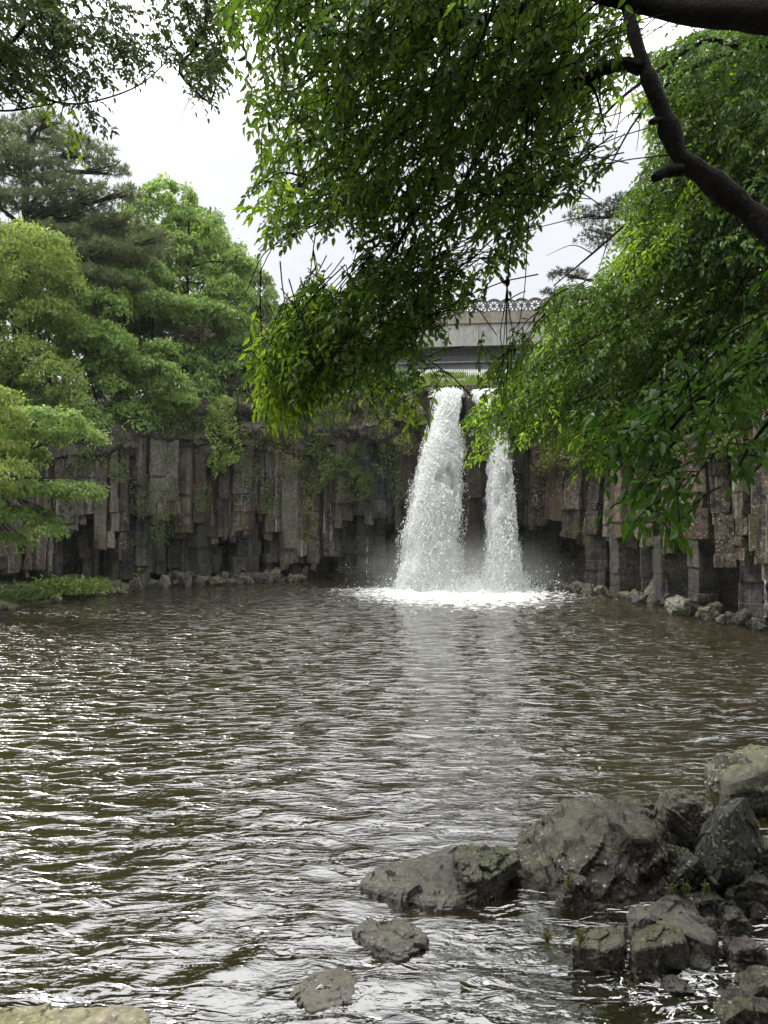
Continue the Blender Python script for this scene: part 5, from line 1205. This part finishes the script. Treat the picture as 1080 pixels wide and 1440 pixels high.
lg = np.array([(20, 60, 10), (200, 30, 9), (140, 60, 6), (180, 80, 6), (120, 20, 6), (60, 90, 6), (290, 60, 12), (100, 60, 5)], float)
canopy(LA, 2300, lambda q: np.full(len(q), 8.5), .9, .078, .042, .34, 12, .25, mbL, TL, dlf, (.35, .25), gaps=False, thin=-.2)
canopy([(100, 110), (150, 120), (150, 165), (135, 190), (110, 165), (60, 150)], 34, lambda q: np.full(len(q), 8.6), .5, .085, .04, .32, 9, .5, mbL, TL, dlf, (.4, .2), gaps=False)
canopy([(225, 110), (290, 120), (296, 140), (240, 135)], 14, lambda q: np.full(len(q), 8.5), .3, .085, .04, .3, 8, .4, mbL, TL, dlf, (.3, .2), gaps=False)
mbL.build('foliage', M['leaf_left'], lt)
mbY = MB()
canopy([(-40, 90), (60, 100), (75, 140), (20, 160), (-60, 170)], 50, lambda q: np.full(len(q), 8.8), .6, .085, .04, .32, 10, .5, mbY, TL, dlf, (.2, .2), gaps=False)
canopy([(92, 178), (104, 175), (106, 205), (96, 208)], 5, lambda q: np.full(len(q), 8.6), .2, .10, .05, .3, 8, .9, mbY, TL, dlf, (.6, .2), gaps=False)
mbY.build('bright_foliage', M['leaf_tip'], lt)  # a few sprays in a brighter leaf colour
TL.build('twigs', M['bark'], lt, True)

# weeds among the near boulders
def weed(px, py, Y, h, label):
    c = at(px, py, Y); root = empty('weed', c, label, 'weed', 'weeds among the near boulders'); sm, lm = MB(), MB()
    for k in range(5):
        d = np.array([random.uniform(-.35, .35), random.uniform(-.3, .1), 1.0]); e = c + norm(d) * h * random.uniform(.6, 1.1)
        tube(sm, [c, .5 * (c + e) + np.array([0, 0, .01]), e], .004, .002, 6, 4)
        m = 12; tt = rng.uniform(.25, 1, m)[:, None]; B_ = c + (e - c) * tt
        leaves(lm, B_, norm(rng.normal(size=(m, 3)) * np.array([1, 1, .3]) + np.array([0, 0, .5])), norm(rng.normal(size=(m, 3)) * .4 + np.array([0, 0, 1])), .034, .012, rng.uniform(0, 1, m))
    sm.build('stems', M['leaf_ivy'], root); lm.build('leaves', M['leaf_moss'], root)
weed(799, 1252, 5.8, .16, 'feathery weed standing against the front of the wedge boulder')
weed(940, 1262, 5.75, .16, 'bright weed between the wedge boulder and the green triangular rock')
weed(962, 1258, 5.7, .12, 'low weed at the foot of the green triangular rock')
weed(812, 1328, 4.95, .12, 'yellowish weed in the water at the end of the flat slab')
weed(768, 1322, 4.95, .08, 'tiny weed in open water left of the flat slab')
weed(990, 1255, 5.6, .10, 'tiny weed on the dark rock under the pointed boulder')

mb = MB(); box(mb, (0, 19, 21.0), (1060, 1060, 49.0))
hz = mb.build('haze', bpy.data.materials.new('haze')); hm = hz.data.materials[0]; hm.use_nodes = True; hm.node_tree.nodes.clear()
ho = hm.node_tree.nodes.new('ShaderNodeOutputMaterial'); hv = hm.node_tree.nodes.new('ShaderNodeVolumePrincipled')
hv.inputs['Color'].default_value = (.93, .95, .97, 1); hv.inputs['Density'].default_value = .00018; hv.inputs['Anisotropy'].default_value = .3
hm.node_tree.links.new(hv.outputs[0], ho.inputs['Volume']); tag(hz, 'thin damp haze in the air over the pool', 'haze', kind='stuff')

# ------------------------------------------------------------------ light, sky, camera
SUN_AZ, SUN_EL = R(-72), R(55)         # from the left, a little beyond the falls
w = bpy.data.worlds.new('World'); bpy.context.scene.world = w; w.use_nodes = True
nt = w.node_tree; nt.nodes.clear()
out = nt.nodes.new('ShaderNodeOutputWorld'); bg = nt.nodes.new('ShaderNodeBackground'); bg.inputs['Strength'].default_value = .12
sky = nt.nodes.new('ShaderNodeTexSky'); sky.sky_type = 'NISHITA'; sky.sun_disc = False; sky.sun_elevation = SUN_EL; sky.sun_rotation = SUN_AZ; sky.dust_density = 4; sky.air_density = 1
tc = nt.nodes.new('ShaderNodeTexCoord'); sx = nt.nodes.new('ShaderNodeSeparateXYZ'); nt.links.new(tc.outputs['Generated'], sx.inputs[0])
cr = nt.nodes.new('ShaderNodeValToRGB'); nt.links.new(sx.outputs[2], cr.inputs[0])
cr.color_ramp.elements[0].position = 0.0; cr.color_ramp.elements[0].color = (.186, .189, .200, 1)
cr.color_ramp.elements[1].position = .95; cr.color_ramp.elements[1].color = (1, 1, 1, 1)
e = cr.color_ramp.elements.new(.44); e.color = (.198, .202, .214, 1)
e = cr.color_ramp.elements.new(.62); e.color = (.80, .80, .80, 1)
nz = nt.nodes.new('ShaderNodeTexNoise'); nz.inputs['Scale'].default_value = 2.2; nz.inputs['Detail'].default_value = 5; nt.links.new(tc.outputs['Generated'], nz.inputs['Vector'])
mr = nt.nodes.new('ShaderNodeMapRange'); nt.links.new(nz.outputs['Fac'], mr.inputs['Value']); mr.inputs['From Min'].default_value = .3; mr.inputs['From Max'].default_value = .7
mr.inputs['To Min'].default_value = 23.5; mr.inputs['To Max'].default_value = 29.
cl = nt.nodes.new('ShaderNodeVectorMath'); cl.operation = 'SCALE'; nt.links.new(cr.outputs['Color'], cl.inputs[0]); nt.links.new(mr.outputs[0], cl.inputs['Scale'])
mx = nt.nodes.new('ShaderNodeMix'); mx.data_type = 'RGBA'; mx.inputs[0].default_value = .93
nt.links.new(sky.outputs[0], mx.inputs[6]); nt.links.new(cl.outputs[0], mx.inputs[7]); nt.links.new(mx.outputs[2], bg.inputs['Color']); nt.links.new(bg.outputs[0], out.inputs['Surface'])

sl = bpy.data.lights.new('Sun', 'SUN'); sl.energy = 3.4; sl.angle = R(18); sl.color = (1, .95, .86)
so = bpy.data.objects.new('Sun', sl); C.objects.link(so)
d = Vector((math.sin(SUN_AZ) * math.cos(SUN_EL), math.cos(SUN_AZ) * math.cos(SUN_EL), math.sin(SUN_EL)))
so.rotation_euler = d.to_track_quat('Z', 'Y').to_euler(); so.location = d * 60

cam = bpy.data.cameras.new('Camera'); co = bpy.data.objects.new('Camera', cam); C.objects.link(co)
co.location = (0, 0, CAMZ); co.rotation_euler = (R(90) + math.atan((HOR - 720) / F), 0, 0)
cam.sensor_fit = 'VERTICAL'; cam.sensor_height = 24; cam.lens = 24 * F / 1440.0; cam.clip_end = 3000; cam.clip_start = .05
sc = bpy.context.scene; sc.camera = co
sc.view_settings.view_transform = 'Standard'; sc.view_settings.look = 'None'; sc.view_settings.gamma = 1; sc.view_settings.exposure = 0.6
sc.render.engine = 'CYCLES'
cy = sc.cycles; cy.use_denoising = True; cy.max_bounces = 6; cy.diffuse_bounces = 3; cy.glossy_bounces = 3; cy.transmission_bounces = 3; cy.transparent_max_bounces = 12; cy.volume_bounces = 1
cy.volume_step_rate = 2.0; cy.sample_clamp_indirect = 6.0; cy.use_adaptive_sampling = True; cy.adaptive_threshold = .015
for o in bpy.data.objects:
    if '_o' in o: del o['_o']
